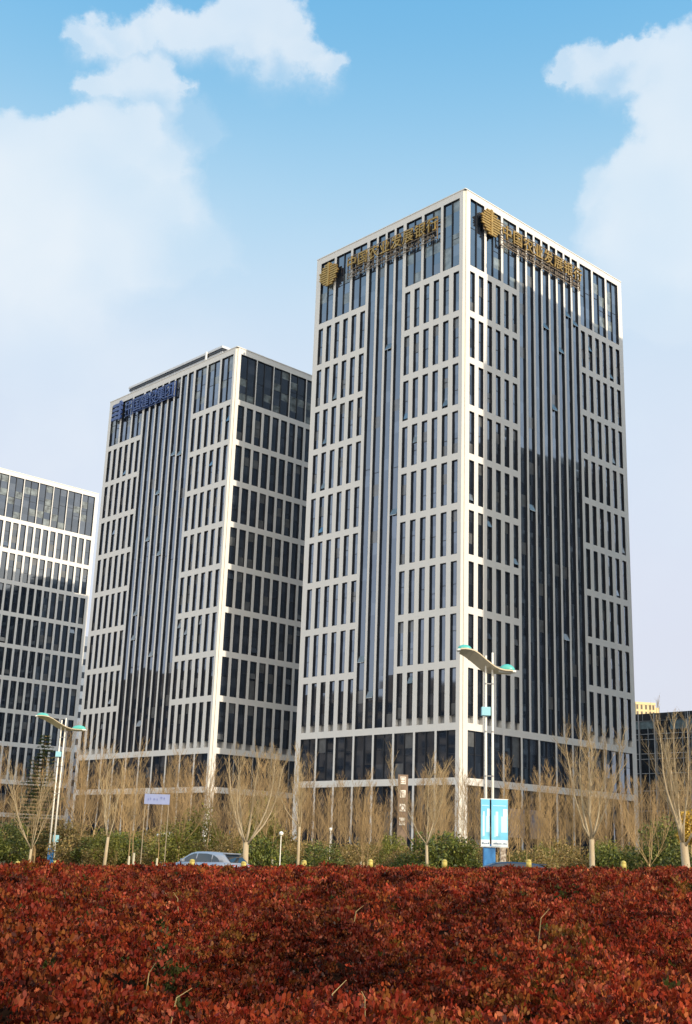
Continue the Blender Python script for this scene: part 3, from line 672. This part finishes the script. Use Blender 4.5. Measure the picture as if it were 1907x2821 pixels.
SH = {'g': [leaf_cluster(400+k, 3800, 1.6, 1.5, 1.15, .085, GR, .3) for k in range(3)], 'o': [leaf_cluster(410+k, 3200, 2.0, 1.6, 1.05, .080, OL, .35) for k in range(3)],
      'y': [leaf_cluster(420, 4200, 1.7, 1.5, 1.5, .075, YG)], 'f': [leaf_cluster(430, 3000, .7, .7, .8, .07, YE)], 'd': [leaf_cluster(440, 4200, 1.5, 1.5, 1.35, .08, GR, .35)]}
ST = {q: stem_mesh(i, 1.5) for i, q in enumerate(SH)}
def shrub(kind, u, Y, sc, lab, grp=None, zs=1.0, i=0, name='shrub', z=0):
    p = at(u, 2370, Y); root = thing(name, (p.x, Y, z), (u*1.7) % 6.28, lab, 'shrub', grp); root.scale = (sc, sc, sc*zs)
    for nm, me_ in (('foliage', SH[kind][i % len(SH[kind])]), ('stems', ST[kind])):
        c = bpy.data.objects.new(nm, me_); COL.objects.link(c); c.parent = root
for k, (u, Y, sc, zs, lab) in enumerate([
 (20, 95, 1.35, 1.15, 'dark evergreen shrub in the left corner behind the hedge'), (-40, 93, 1.3, 1.2, 'evergreen shrub running out of the left edge'),
 (75, 99, 1.0, 1.0, 'low evergreen shrub behind the forked tree at far left'),
 (180, 97, 1.25, 1.0, 'dark green shrub just right of the left lamp'), (250, 98, 1.3, 1.0, 'dark green shrub left of the V-shaped tree'), (335, 99, 1.4, 1.15, 'dark green shrub right of the V-shaped tree'), (380, 101, 1.1, .9, 'dark green shrub under the blue board'),
 (720, 88, 1.25, 1.25, 'green shrub just right of the stout tree'), (770, 90, 1.0, .9, 'low green shrub right of the stout tree'),
 (885, 88, 1.15, 1.0, 'bright green round shrub on a bare patch'), (1130, 92, 1.1, 1.0, 'green shrub left of the large dark green one'), (1215, 90, 1.6, 1.25, 'large dark green shrub left of the lamp banner'), (1265, 90, 1.3, 1.1, 'dark green shrub touching the lamp banner'),
 (1165, 84, .9, .8, 'small clipped green shrub under the slanting bough'), (1690, 86, 1.35, 1.3, 'dark green shrub behind the twiggy trees on the right'), (1830, 84, 1.5, 1.6, 'dark green shrub left of the large tree at the right edge'), (1870, 82, 1.3, 1.2, 'dark green shrub at the foot of the right-edge tree')]):
    shrub('g' if k % 3 else 'd', u, Y + (3 if (60 < u < 200 or u > 1600) else -7), sc*.86, lab, 'evergreen shrubs', zs*.85, k, 'evergreen_shrub')
shrub('y', 545, 92, 1.15, 'yellow-green willow-like shrub above the silver car roof', None, 1.35, 0, 'willow_shrub')
shrub('y', 500, 96, .9, 'small yellow-green shrub left of the willow-like one', None, 1.2, 0, 'willow_shrub')
shrub('y', 715, 94, 1.0, 'yellow-green rounded shrub behind the stout tree', None, 1.9, 0, 'willow_shrub')
shrub('f', 1905, 66, 1.1, 'bright orange-yellow shrub ball at the right edge', None, 1.0, 0, 'yellow_shrub', 2.7)
ru = random.Random(23)
for k in range(92):
    u = -60 + 2040*(k+ru.random())/92; far = ru.random() < .62; Y = ru.uniform(98, 124) if far else ru.uniform(86, 96)
    if 95 < u < 175 and Y < 98: Y += 8
    sc = ru.uniform(.80, 1.30)*(Y/100)
    shrub('o' if ru.random() < .84 else 'y', u, Y, sc, ('low' if sc < 1.05 else 'tall') + ' olive dormant shrub, ' + ('rear' if far else 'front') + ' row, ' + near_lmk(u), 'dormant olive-brown shrubs', ru.uniform(.85, 1.3), k, 'dormant_shrub')

# conifer with drooping tiers
rc = random.Random(9); tk = MB(); fo = []; fc = []
tk.tube([(0, 0, 0), (.05, 0, 4), (0, 0, 9.6)], [.16, .10, .015], 6)
Hc = 10.0
for t in range(30):
    z = 1.6 + (Hc-1.8)*t/29; L = 2.1*(1-t/30)**.8 + .22
    for b in range(9):
        a = rc.uniform(0, 6.28); ll = L*rc.uniform(.7, 1.15)
        tk.tube([(0, 0, z), (math.cos(a)*ll*.5, math.sin(a)*ll*.5, z-.02), (math.cos(a)*ll, math.sin(a)*ll, z+.10)], [.025, .016, .005], 3)
        for q in range(int(34*ll)+8):
            f = rc.random()**.7; x, y = math.cos(a)*ll*f, math.sin(a)*ll*f; sa = a + rc.choice((-1, 1))*rc.uniform(.3, 1.2); s = .24*(1.1-.4*f)
            P = Vector((x, y, z + rc.uniform(-.05, .09))); D = Vector((math.cos(sa), math.sin(sa), rc.uniform(-.35, .15)))*s; S = Vector((-math.sin(sa), math.cos(sa), rc.uniform(-.3, .3)))*.045
            fo += [tuple(P), tuple(P+D*.5+S), tuple(P+D), tuple(P+D*.5-S)]; fc.append(rc.uniform(.7, 1.4))
p = at(93, 2350, 96); cr_ = thing('conifer', (p.x, 96, 0), 0, 'thin green spruce with open tiers before the left-edge tower', 'tree')
tk.build('trunk', [twigB], cr_)
me = bpy.data.meshes.new('needles'); me.from_pydata(fo, [], [(4*i, 4*i+1, 4*i+2, 4*i+3) for i in range(len(fc))])
a_ = me.color_attributes.new('Col', 'FLOAT_COLOR', 'POINT'); cc = np.repeat(np.array(fc), 4)[:, None]*np.array([[.06, .10, .03]]); a_.data.foreach_set('color', np.concatenate([cc, np.ones((len(cc), 1))], 1).astype(np.float32).ravel()); me.materials.append(leafG)
o = bpy.data.objects.new('needles', me); COL.objects.link(o); o.parent = cr_

# ------------------------------------------------------------------ street lamps
teal = mat('teal_plastic', (.08, .42, .36), .3, coat=.3); lblue = mat('pale_blue_metal', (.30, .58, .66), .4); blueb = mat('blue_base', (.05, .22, .50), .4, var=.1, vscale=3)
wingm = mat('wing_metal', (.62, .52, .36), .45, metal=.2, var=.05); polem = mat('pole_white', (.78, .74, .64), .4, var=.03)
def make_lamp(loc, label):
    root = thing('street_lamp', loc, 0, label, 'street lamp', 'twin-pole street lamps')
    mb = MB(); mb.tube([(-.17, 0, .2), (-.17, 0, 10.75)], [.072, .046], 12); mb.build('pole', [polem], root, smooth=True)
    mb = MB(); mb.tube([(.14, 0, .2), (.14, 0, 10.9)], [.072, .046], 12); mb.build('pole', [polem], root, smooth=True)
    mb = MB(); mb.box(-.28, .25, -.14, .14, 0, 2.25); mb.box(-.40, .36, -.24, .24, 0, .12); mb.build('base', [blueb], root, bevel=.02)
    mb = MB()
    for x in (-.17, .14):
        for z in (2.27, 5.2, 7.2, 9.4): mb.tube([(x, 0, z), (x, 0, z+.07)], [.084-.003*z, .084-.003*z], 12)
    mb.box(-.17, .14, -.02, .02, 5.22, 5.26); mb.box(-.17, .14, -.02, .02, 9.42, 9.46); mb.build('collar', [mat('galvanised', (.35,.35,.34), .45, metal=.5)], root)
    mb = MB(); mb.box(-.12, .10, -.152, -.142, .55, 1.05); mb.build('hatch', [mat('hatch_blue', (.04, .16, .38), .5)], root)
    # S-shaped wing: near edge and far edge lofted
    K2 = 55/3258*1907/1571
    k = 55/3258.0/5.2367
    near = [(360, 292), (430, 288), (500, 296), (560, 312), (640, 362), (720, 430), (800, 492), (860, 532), (920, 560), (1000, 576), (1112, 580)]
    far = [(360, 318), (395, 335), (430, 352), (500, 402), (580, 462), (660, 528), (740, 584), (800, 588), (880, 590), (980, 592), (1112, 590)]
    cx = 788
    def pz(q): return 10.92 - (q[1]-300)*k*1.015
    w = MB(); n = len(near)
    for (a, b) in zip(near, far):
        xa, xb = (a[0]-cx)*k, (b[0]-cx)*k
        for (x, y, z) in ((xa, -.42, pz(a)), (xb, .42, pz(b)), (xb, .42, pz(b)+.05), (xa, -.42, pz(a)+.06)): w.v.append((x, y, z))
    for i in range(n-1):
        for j in range(4): w.f.append((4*i+j, 4*i+(j+1) % 4, 4*i+4+(j+1) % 4, 4*i+4+j)); w.m.append(0)
    w.f += [(0, 3, 2, 1), (4*n-4, 4*n-3, 4*n-2, 4*n-1)]; w.m += [0, 0]
    w.build('wing', [wingm], root, smooth=False)
    for (x, z, m, sx) in (((425-cx)*k, pz((425, 272)), teal, .36), ((1042-cx)*k, pz((1042, 556)), teal, .40)):
        h = MB(); h.box(x-sx*1.0, x+sx*1.0, -.2, .2, z-.10, z); h.build('lamp_tray', [white_m], root, bevel=.03)
        h = MB(); h.dome((x, 0, z+.004), sx*.95, .2, .30 if x > 0 else .22); h.build('lamp_head', [m], root, smooth=True)
    h = MB(); h.box(-.38, .03, -.17, .17, 7.95, 8.35); h.build('control_box', [lblue], root, bevel=.02)
    h = MB(); h.tube([(-.17, 0, 10.5), (-.33, -.02, 10.52)], [.02, .02], 6); h.box(-.42, -.30, -.05, .05, 10.5, 10.57); h.build('sensor', [darkf], root)
    return root
pl = at(1349, 2372, 55); lamp1 = make_lamp((pl.x, 55, 0), 'large twin-pole street lamp with S-shaped arm, teal heads and a blue banner')
lk = [(c, []) for c in kids(lamp1)]
pl2 = at(152, 2200, 92); pb = at(137, 2370, 92)
lamp2 = copy_tree(lk, lamp1, (pb.x+.05, 92, 0), 0, 1.0, 'distant twin-pole street lamp with blue foot at the left, before the left-edge tower')
for c in kids(lamp2):
    if c.name.split('.')[0] in ('wing', 'lamp_tray', 'lamp_head'): c.scale = (1.45, 1, 1)
    if c.name.split('.')[0] == 'base': c.scale = (.8, .8, .6)
# banner with two panels
bt = at(1324, 2202, 55); bb = at(1398, 2334, 55)
ban = thing('lamp_banner', (pl.x, 54.8, 0), 0, 'pale blue two-panel advertising banner with white towers, fixed to the near lamp', 'banner')
bluep = mat('banner_blue', (.16, .52, .74), .45, col2=(.22, .62, .78), vscale=.8); bluel = mat('banner_pale', (.55, .80, .88), .45); inkm = mat('ink', (.05, .12, .2), .6)
z0, z1 = bb.z, bt.z
for (x0, x1, sx) in ((bt.x-pl.x, -.02, 0), (.06, bb.x-pl.x, 0)):
    mb = MB(); mb.box(x0, x1, -.03, .03, z0, z1, 0)
    fy0, fy1 = -.036, -.031
    W = x1-x0; Hh = z1-z0
    mb.box(x0, x1, fy0, fy1, z0+.01, z0+.14*Hh, 1)
    mb.box(x0+.26*W, x0+.40*W, fy0, fy1, z0+.22*Hh, z0+.74*Hh, 1); mb.box(x0+.18*W, x0+.24*W, fy0, fy1, z0+.2*Hh, z0+.66*Hh, 2)
    mb.box(x0+.58*W, x0+.96*W, fy0, fy1, z0+.30*Hh, z0+.64*Hh, 2); mb.box(x0+.70*W, x0+.97*W, fy0-.004, fy0-.001, z0+.64*Hh, z0+.80*Hh, 1)
    mb.box(x0+.10*W, x0+.9*W, fy0, fy1, z0+.86*Hh, z0+.875*Hh, 2)
    rk = random.Random(2 if x0 < 0 else 3)
    q = x0+.12*W
    while q < x1-.12*W:
        wd = rk.uniform(.015, .05); hh = rk.uniform(.02, .07); mb.box(q, q+wd, fy0-.008, fy0-.004, z0+.05*Hh, z0+.05*Hh+hh, 3); q += wd+rk.uniform(.01, .03)
    mb.build('banner_panel', [bluep, mat('banner_white', (.75,.80,.82), .5), bluel, inkm], ban)
mb = MB()
for z in (z0-.03, z1): mb.box(bt.x-pl.x-.02, bb.x-pl.x+.02, -.02, .02, z, z+.03)
mb.build('bracket', [white_m], ban)
# speckled stub pillar behind the lamp foot
p = at(1386, 2372, 60); mb = MB(); mb.box(-.14, .14, -.14, .14, 0, 2.25); mb.box(-.17, .17, -.17, .17, 2.25, 2.32)
tag(mb.build('utility_pillar', [mat('speckle', (.55,.48,.38), .8, col2=(.18,.12,.08), vscale=9)], bevel=.01), 'short speckled pillar right behind the blue foot of the near lamp', 'pillar').location = (p.x, 60, 0)
# small blue sign plate near far lamp
p = at(154, 2310, 93.5); rs = thing('sign_plate', (p.x, 93.5, 0), 0, 'small blue-grey sign plate beside the far lamp pole', 'sign')
mb = MB(); mb.box(-.22, .22, -.02, .02, p.z-.25, p.z+.25); mb.build('plate', [lblue], rs); mb = MB(); mb.tube([(0, .05, 0), (0, .05, p.z+.2)], [.03, .03], 6); mb.build('post', [polem], rs)

# ------------------------------------------------------------------ cars
def make_car(loc, rz, paint, label, tail=True):
    root = thing('car', loc, rz, label, 'car', None)
    pm_ = mat(paint[0], paint[1], .28, metal=.35, coat=.6); cg = mat('car_glass', (.012,.02,.03), .03, ior=1.7); rub = mat('tyre_rubber', (.02,.02,.02), .8); tl = mat('tail_red', (.35,.01,.01), .3)
    # body: sections along x (front is -x), each a ring of half-width/height pairs
    secs = [(-2.28, .55, .45, .62), (-2.15, .80, .28, .76), (-1.75, .88, .22, .86), (-1.2, .91, .22, .94), (-.6, .915, .22, .99), (.5, .915, .22, 1.0), (1.4, .91, .22, 1.03), (2.0, .88, .26, 1.02), (2.22, .80, .34, .95), (2.28, .74, .45, .80)]
    b = MB()
    for (x, w, z0, z1) in secs:
        ring = [(-w*.9, z0), (-w, z0+.15), (-w, z1-.22), (-w*.93, z1-.03), (-w*.80, z1), (w*.80, z1), (w*.93, z1-.03), (w, z1-.22), (w, z0+.15), (w*.9, z0)]
        b.v += [(x, y, z) for y, z in ring]
    k = 10
    for i in range(len(secs)-1):
        for j in range(k): b.f.append((i*k+j, i*k+(j+1) % k, (i+1)*k+(j+1) % k, (i+1)*k+j)); b.m.append(0)
    b.f += [tuple(range(k-1, -1, -1)), tuple(range((len(secs)-1)*k, len(secs)*k))]; b.m += [0, 0]
    b.build('body', [pm_], root, smooth=True, bevel=0)
    # cabin, lofted over x: (x, halfwidth bottom, halfwidth top, ztop)
    cab = [(-1.22, .74, .70, .97), (-.85, .78, .68, 1.19), (-.45, .80, .645, 1.40), (-.1, .81, .62, 1.475), (.4, .81, .61, 1.495), (.9, .81, .60, 1.485), (1.35, .80, .585, 1.45), (1.62, .79, .57, 1.40), (1.95, .76, .62, 1.15), (2.12, .74, .68, 1.00)]
    c = MB()
    for (x, wb, wt, zt) in cab:
        zb = .93
        c.v += [(x, -wb, zb), (x, -wt-.02, zt-.07), (x, -wt+.06, zt), (x, wt-.06, zt), (x, wt+.02, zt-.07), (x, wb, zb)]
    k = 6
    for i in range(len(cab)-1):
        for j in range(k): c.f.append((i*k+j, i*k+(j+1) % k, (i+1)*k+(j+1) % k, (i+1)*k+j)); c.m.append(0)
    c.f += [tuple(range(k-1, -1, -1)), tuple(range((len(cab)-1)*k, len(cab)*k))]; c.m += [0, 0]
    c.build('roof', [pm_], root, smooth=True)
    def cabw(x, z):
        for i in range(len(cab)-1):
            if cab[i][0] <= x <= cab[i+1][0]:
                f = (x-cab[i][0])/(cab[i+1][0]-cab[i][0]); wb = cab[i][1]*(1-f)+cab[i+1][1]*f; wt = cab[i][2]*(1-f)+cab[i+1][2]*f+.02; zt = cab[i][3]*(1-f)+cab[i+1][3]*f-.07
                t = (z-.93)/max(.05, zt-.93); return wb*(1-t)+wt*t
        return .7
    for sgn in (-1, 1):
        for poly in ([(-.92, 1.02), (-.05, 1.02), (-.02, 1.39), (-.2, 1.385), (-.52, 1.27)], [(.05, 1.02), (.95, 1.02), (.93, 1.36), (.55, 1.40), (.06, 1.395)], [(1.02, 1.03), (1.48, 1.05), (1.30, 1.22), (1.02, 1.345)]):
            g_ = MB(); n = len(poly)
            g_.v = [(x, sgn*(cabw(x, z)+.014), z) for x, z in poly] + [(x, sgn*(cabw(x, z)-.02), z) for x, z in poly]
            g_.f = [tuple(range(n)) if sgn < 0 else tuple(reversed(range(n)))] + [(i, i+n, (i+1) % n+n, (i+1) % n) for i in range(n)]; g_.m = [0]*(n+1)
            g_.build('side_window', [cg], root)
        h = MB(); h.box(-.75, -.58, sgn*.98-.09, sgn*.98+.09, .98, 1.12); h.build('mirror', [pm_], root, bevel=.03)
        for wx in (-1.38, 1.38):
            w = MB(); w.tube([(wx, sgn*.72, .33), (wx, sgn*.925, .33)], [.33, .33], 20); wo_ = w.build('wheel', [rub], root)
            w = MB(); w.tube([(wx, sgn*.9255, .33), (wx, sgn*.935, .33)], [.21, .20], 14); w.build('rim', [mat('rim_metal', (.5,.5,.52), .3, metal=.8)], wo_)
        h = MB(); h.box(2.17, 2.25, min(sgn*.50, sgn*.80), max(sgn*.50, sgn*.80), .78, .92); h.build('tail_light', [tl], root)
        h = MB(); h.box(-2.24, -2.12, min(sgn*.50, sgn*.78), max(sgn*.50, sgn*.78), .62, .74); h.build('headlight', [white_m], root)
    ws = MB(); ws.v = [(-1.20, -.66, .995), (-1.20, .66, .995), (-.30, .56, 1.455), (-.30, -.56, 1.455)]; ws.f = [(0, 1, 2, 3)]; ws.m = [0]; ws.build('windscreen', [cg], root)
    rw = MB(); rw.v = [(1.70, -.56, 1.385), (1.70, .56, 1.385), (2.13, .64, 1.03), (2.13, -.64, 1.03)]; rw.f = [(0, 1, 2, 3)]; rw.m = [0]; rw.build('rear_window', [cg], root)
    sp = MB(); sp.box(1.50, 1.80, -.54, .54, 1.40, 1.445); sp.build('spoiler', [pm_], root, bevel=.015)
    return root
cm_ = at(560, 2347, 61)
make_car((cm_.x+.15, 61, 0), R(-34), ('silver_paint', (.30, .32, .36)), 'silver hatchback driving left, half hidden by the red hedge')
cm2 = at(1383, 2372, 52)
make_car((cm2.x, 52, 0.04), R(0), ('dark_paint', (.03, .035, .05)), 'dark car passing behind the hedge at the foot of the near lamp')

# ------------------------------------------------------------------ yellow capped bollards behind the hedge
def bollard(u, v, Y, lab, proto=[None]):
    p = at(u, v+4, Y)
    if proto[0] is None:
        r = thing('bollard', (p.x, Y, 0), 0, lab, 'bollard', 'yellow bollards behind the hedge')
        mb = MB(); mb.tube([(0, 0, 0), (0, 0, 1.22)], [.085, .085], 12); mb.build('post', [mat('yellow_paint', (.62, .48, .05), .5, var=.15, vscale=8)], r, smooth=True)
        mb = MB(); mb.dome((0, 0, 1.24), .095, .095, .07); mb.tube([(0, 0, 1.08), (0, 0, 1.24)], [.095, .095], 12); mb.build('cap', [mat('yellow_cap', (.42, .33, .07), .55, var=.3, vscale=9)], r, smooth=True)
        proto[0] = (r, [(c, []) for c in kids(r)]); root = r
    else: root = copy_tree(proto[0][1], proto[0][0], (p.x, Y, 0), 0, 1, lab)
    s = p.z/1.32; root.scale = (1, 1, s)
for (u, v, lab) in ((50, 2368, 'yellow capped bollard left of the low-forking tree'), (155, 2366, 'yellow capped bollard right of the far lamp foot'), (530, 2362, 'yellow capped bollard in front of the silver car windscreen'), (672, 2368, 'yellow capped bollard at the tail of the silver car'),
  (838, 2364, 'yellow capped bollard beside the slender tree before the tallest tower'), (1021, 2362, 'yellow capped bollard between the slender tree and the bare tree with a low bough'), (1225, 2362, 'yellow capped bollard left of the near lamp foot'), (1457, 2362, 'yellow capped bollard right of the near lamp foot'), (1718, 2366, 'pale yellow bollard cap right of the brush-topped tree')):
    bollard(u, v, 42, lab)

# ------------------------------------------------------------------ pylon sign, blue board, white booth, stone panel
p = at(1108, 2330, 130); py = thing('pylon_sign', (p.x, 130, 0), 0, 'brown pylon sign with four white letter tiles in front of the tallest tower', 'sign')
mb = MB(); mb.box(-.58, .50, -.2, .2, 0, 9.95); mb.build('pylon', [mat('pylon_brown', (.22,.15,.10), .7, var=.1)], py, bevel=.02)
for k, (vv, g_) in enumerate(((2150, '\u65e5'), (2187, 'F'), (2225, 'Q'), (2263, 'm'))):
    q = at(1105, vv, 129.8); t_ = MB(); t_.box(-.36, .26, -.27, -.203, q.z-.40, q.z+.38); t_.build('letter_tile', [mat('tile_white', (.85,.80,.70), .5)], py, bevel=.02)
    me = text_mesh(g_, .75, .01, 'glyph', mat('glyph_brown', (.30,.20,.14), .6), offs=.0); o = bpy.data.objects.new('glyph', me); COL.objects.link(o); o.parent = py; o.location = (-.05, -.285, q.z-.27); o.rotation_euler = (R(90), 0, 0)
p = at(433, 2202, 79); bd = thing('notice_board', (p.x, 79, 0), R(-4), 'pale lavender-blue board on posts before the middle tower', 'sign')
mb = MB(); mb.box(-.82, .82, -.05, .05, p.z-.32, p.z+.32); mb.build('board', [mat('board_blue', (.27,.31,.50), .5, var=.05)], bd)
mb = MB(); pb_ = mat('post_brown', (.30,.24,.16), .7); mb.tube([(-.78, .1, 0), (-.78, .1, p.z+.34)], [.03, .025], 6); mb.build('post', [pb_], bd); mb = MB(); mb.tube([(.76, .1, 0), (.76, .1, p.z+.34)], [.03, .025], 6); mb.build('post', [pb_], bd)
wr = MB(); rk = random.Random(4); x = -.6
while x < .6:
    w_ = rk.uniform(.05, .15); z = p.z+rk.uniform(-.06, .10); wr.box(x, x+w_, -.065, -.052, z, z+rk.uniform(.02, .06)); wr.box(x+w_*.3, x+w_*.3+.03, -.069, -.066, z-.08, z+.09); x += w_+rk.uniform(.06, .18)
wr.build('lettering', [mat('board_ink', (.15,.18,.40), .6)], bd)
p = at(458, 2300, 112); bo = thing('guard_booth', (p.x, 112, 0), R(-15), 'small white booth with rounded roof under the lavender board', 'booth')
mb = MB(); mb.box(-.75, .75, -.7, .7, 0, 2.5); mb.build('walls', [white_m], bo, bevel=.05)
mb = MB(); mb.dome((0, 0, 2.5), .95, .9, .5); mb.build('roof', [white_m], bo, smooth=True)
mb = MB(); mb.box(-.5, .4, -.72, -.705, 1.2, 2.1); mb.build('window', [glassB], bo)
# tree stakes, garden lamps and signs between the trunks
for k, (u, Y, h, lab) in enumerate(((772, 79, 2.6, 'white globe garden lamp right of the stout tree'), (908, 92, 3.2, 'white globe garden lamp above the bright green round shrub'), )):
    p = at(u, 2360, Y); gl = thing('garden_lamp', (p.x, Y, 0), 0, lab, 'garden lamp', 'white garden lamps')
    mb = MB(); mb.tube([(0, 0, 0), (0, 0, h)], [.035, .03], 6); mb.build('post', [polem], gl)
    mb = MB(); mb.dome((0, 0, h+.10), .15, .15, .16, nv=4); mb.tube([(0, 0, h), (0, 0, h+.1)], [.06, .15], 12); mb.build('globe', [white_m], gl, smooth=True)
# stone panels in the ground floor of the tallest tower
sp_ = MB()
for (s0, s1) in ((9.9, 13.2), (14.6, 17.2)): sp_.box(s0, s1, -.35, -.05, 4.5, 8.4)
sp_.build('stone_screen', [mat('speckled_stone', (.28,.25,.26), .8, col2=(.14,.12,.14), vscale=3)], t1)

# ------------------------------------------------------------------ low dark glass building at the right, towers far behind
d_ = ray(1757, 2000); P9 = d_/d_.y*250
lb = thing('glass_building', (P9.x, P9.y, 0), A, 'low dark glass building with thin white mullions behind the right-edge trees', 'building')
m9 = [mat('dark_curtain', (.018,.022,.028), .08, ior=1.6, var=.4, vscale=.3), mat('mullion_pale', (.42,.42,.42), .5), mat('glass_band', (.16,.21,.22), .15, var=.4, vscale=.9), mat('roof_black', (.02,.02,.024), .6)]
H9 = 31.7
mb = MB(); mb.box(0, 22, -42, 3, 0, H9-1.4, 0); mb.build('curtain_wall', m9, lb)
mb = MB(); mb.box(-.3, 22, -42.2, 3.2, H9-1.4, H9, 3); mb.build('roof', m9, lb)
for y in [-.5] + [-4.2-7.85*k for k in range(5)]:
    mb = MB(); mb.box(-.45, 0, y-.09, y+.09, 0, H9-.1, 1); mb.build('mullion', m9, lb)
mb = MB()
for k in range(40):
    y = 1.5-1.0*k
    if k % 4 != 0: mb.box(-.38, -.30, y-.04, y+.04, H9-1.4, H9-.1, 1)
    if k % 2 == 0: mb.box(-.12, 0, y-.05, y+.05, 0, H9-2.9, 1)
for z in (30.2, 27.5, 26.4, 23.5, 22.4, 19.5, 16, 12): mb.box(-.16, 0, -42, 3, z-.05, z+.05, 1)
mb.build('glazing_bars', m9, lb)
mb = MB(); mb.box(-.06, 0, -4.0, 3, 28.6, 30.1, 2); mb.box(-.06, 0, -20, -7.8, 28.3, 30.1, 2); mb.build('spandrel_band', m9, lb)
# yellow apartment block far behind
p = at(1785, 1960, 420); yb = thing('apartment_block', (p.x, 420, 0), R(12), 'sunlit cream-yellow apartment block just showing above the glass building', 'building')
ym = mat('cream_wall', (.66, .52, .28), .8, var=.06); yr = mat('recess', (.14,.11,.08), .8)
mb = MB(); mb.box(-4.4, 3.0, 0, 12, 0, 56.4); mb.box(3.0, 5.0, 1, 12, 0, 55.0); mb.box(-4.6, 3.1, -.1, 1, 55.6, 56.5); mb.build('wall', [ym], yb)
mb = MB()
for x in (-3.9, -2.3, -.6, 1.0, 2.2):
    for z in range(30, 55, 3): mb.box(x-.35, x+.35, -.05, .3, z, z+2.2)
o = mb.build('window', [yr], yb)
# grey-blue tower in the slot between left-edge and middle tower
p = at(236, 1800, 360); sb = thing('distant_tower', (p.x, 360, 0), R(20), 'grey-blue tower glimpsed in the slot between the left-edge and middle towers', 'building')
mb = MB(); mb.box(-7, 9, 0, 14, 0, 61.5); mb.box(-6, 8, 1, 13, 61.5, 63.0); mb.build('wall', [mat('blue_grey_wall', (.20,.24,.30), .6, var=.1)], sb)
mb = MB()
for z in range(6, 60, 4): mb.box(-6.6, 8.6, -.06, 0.02, z, z+1.8)
mb.build('window', [glassB], sb)
print('objects', len(bpy.data.objects))
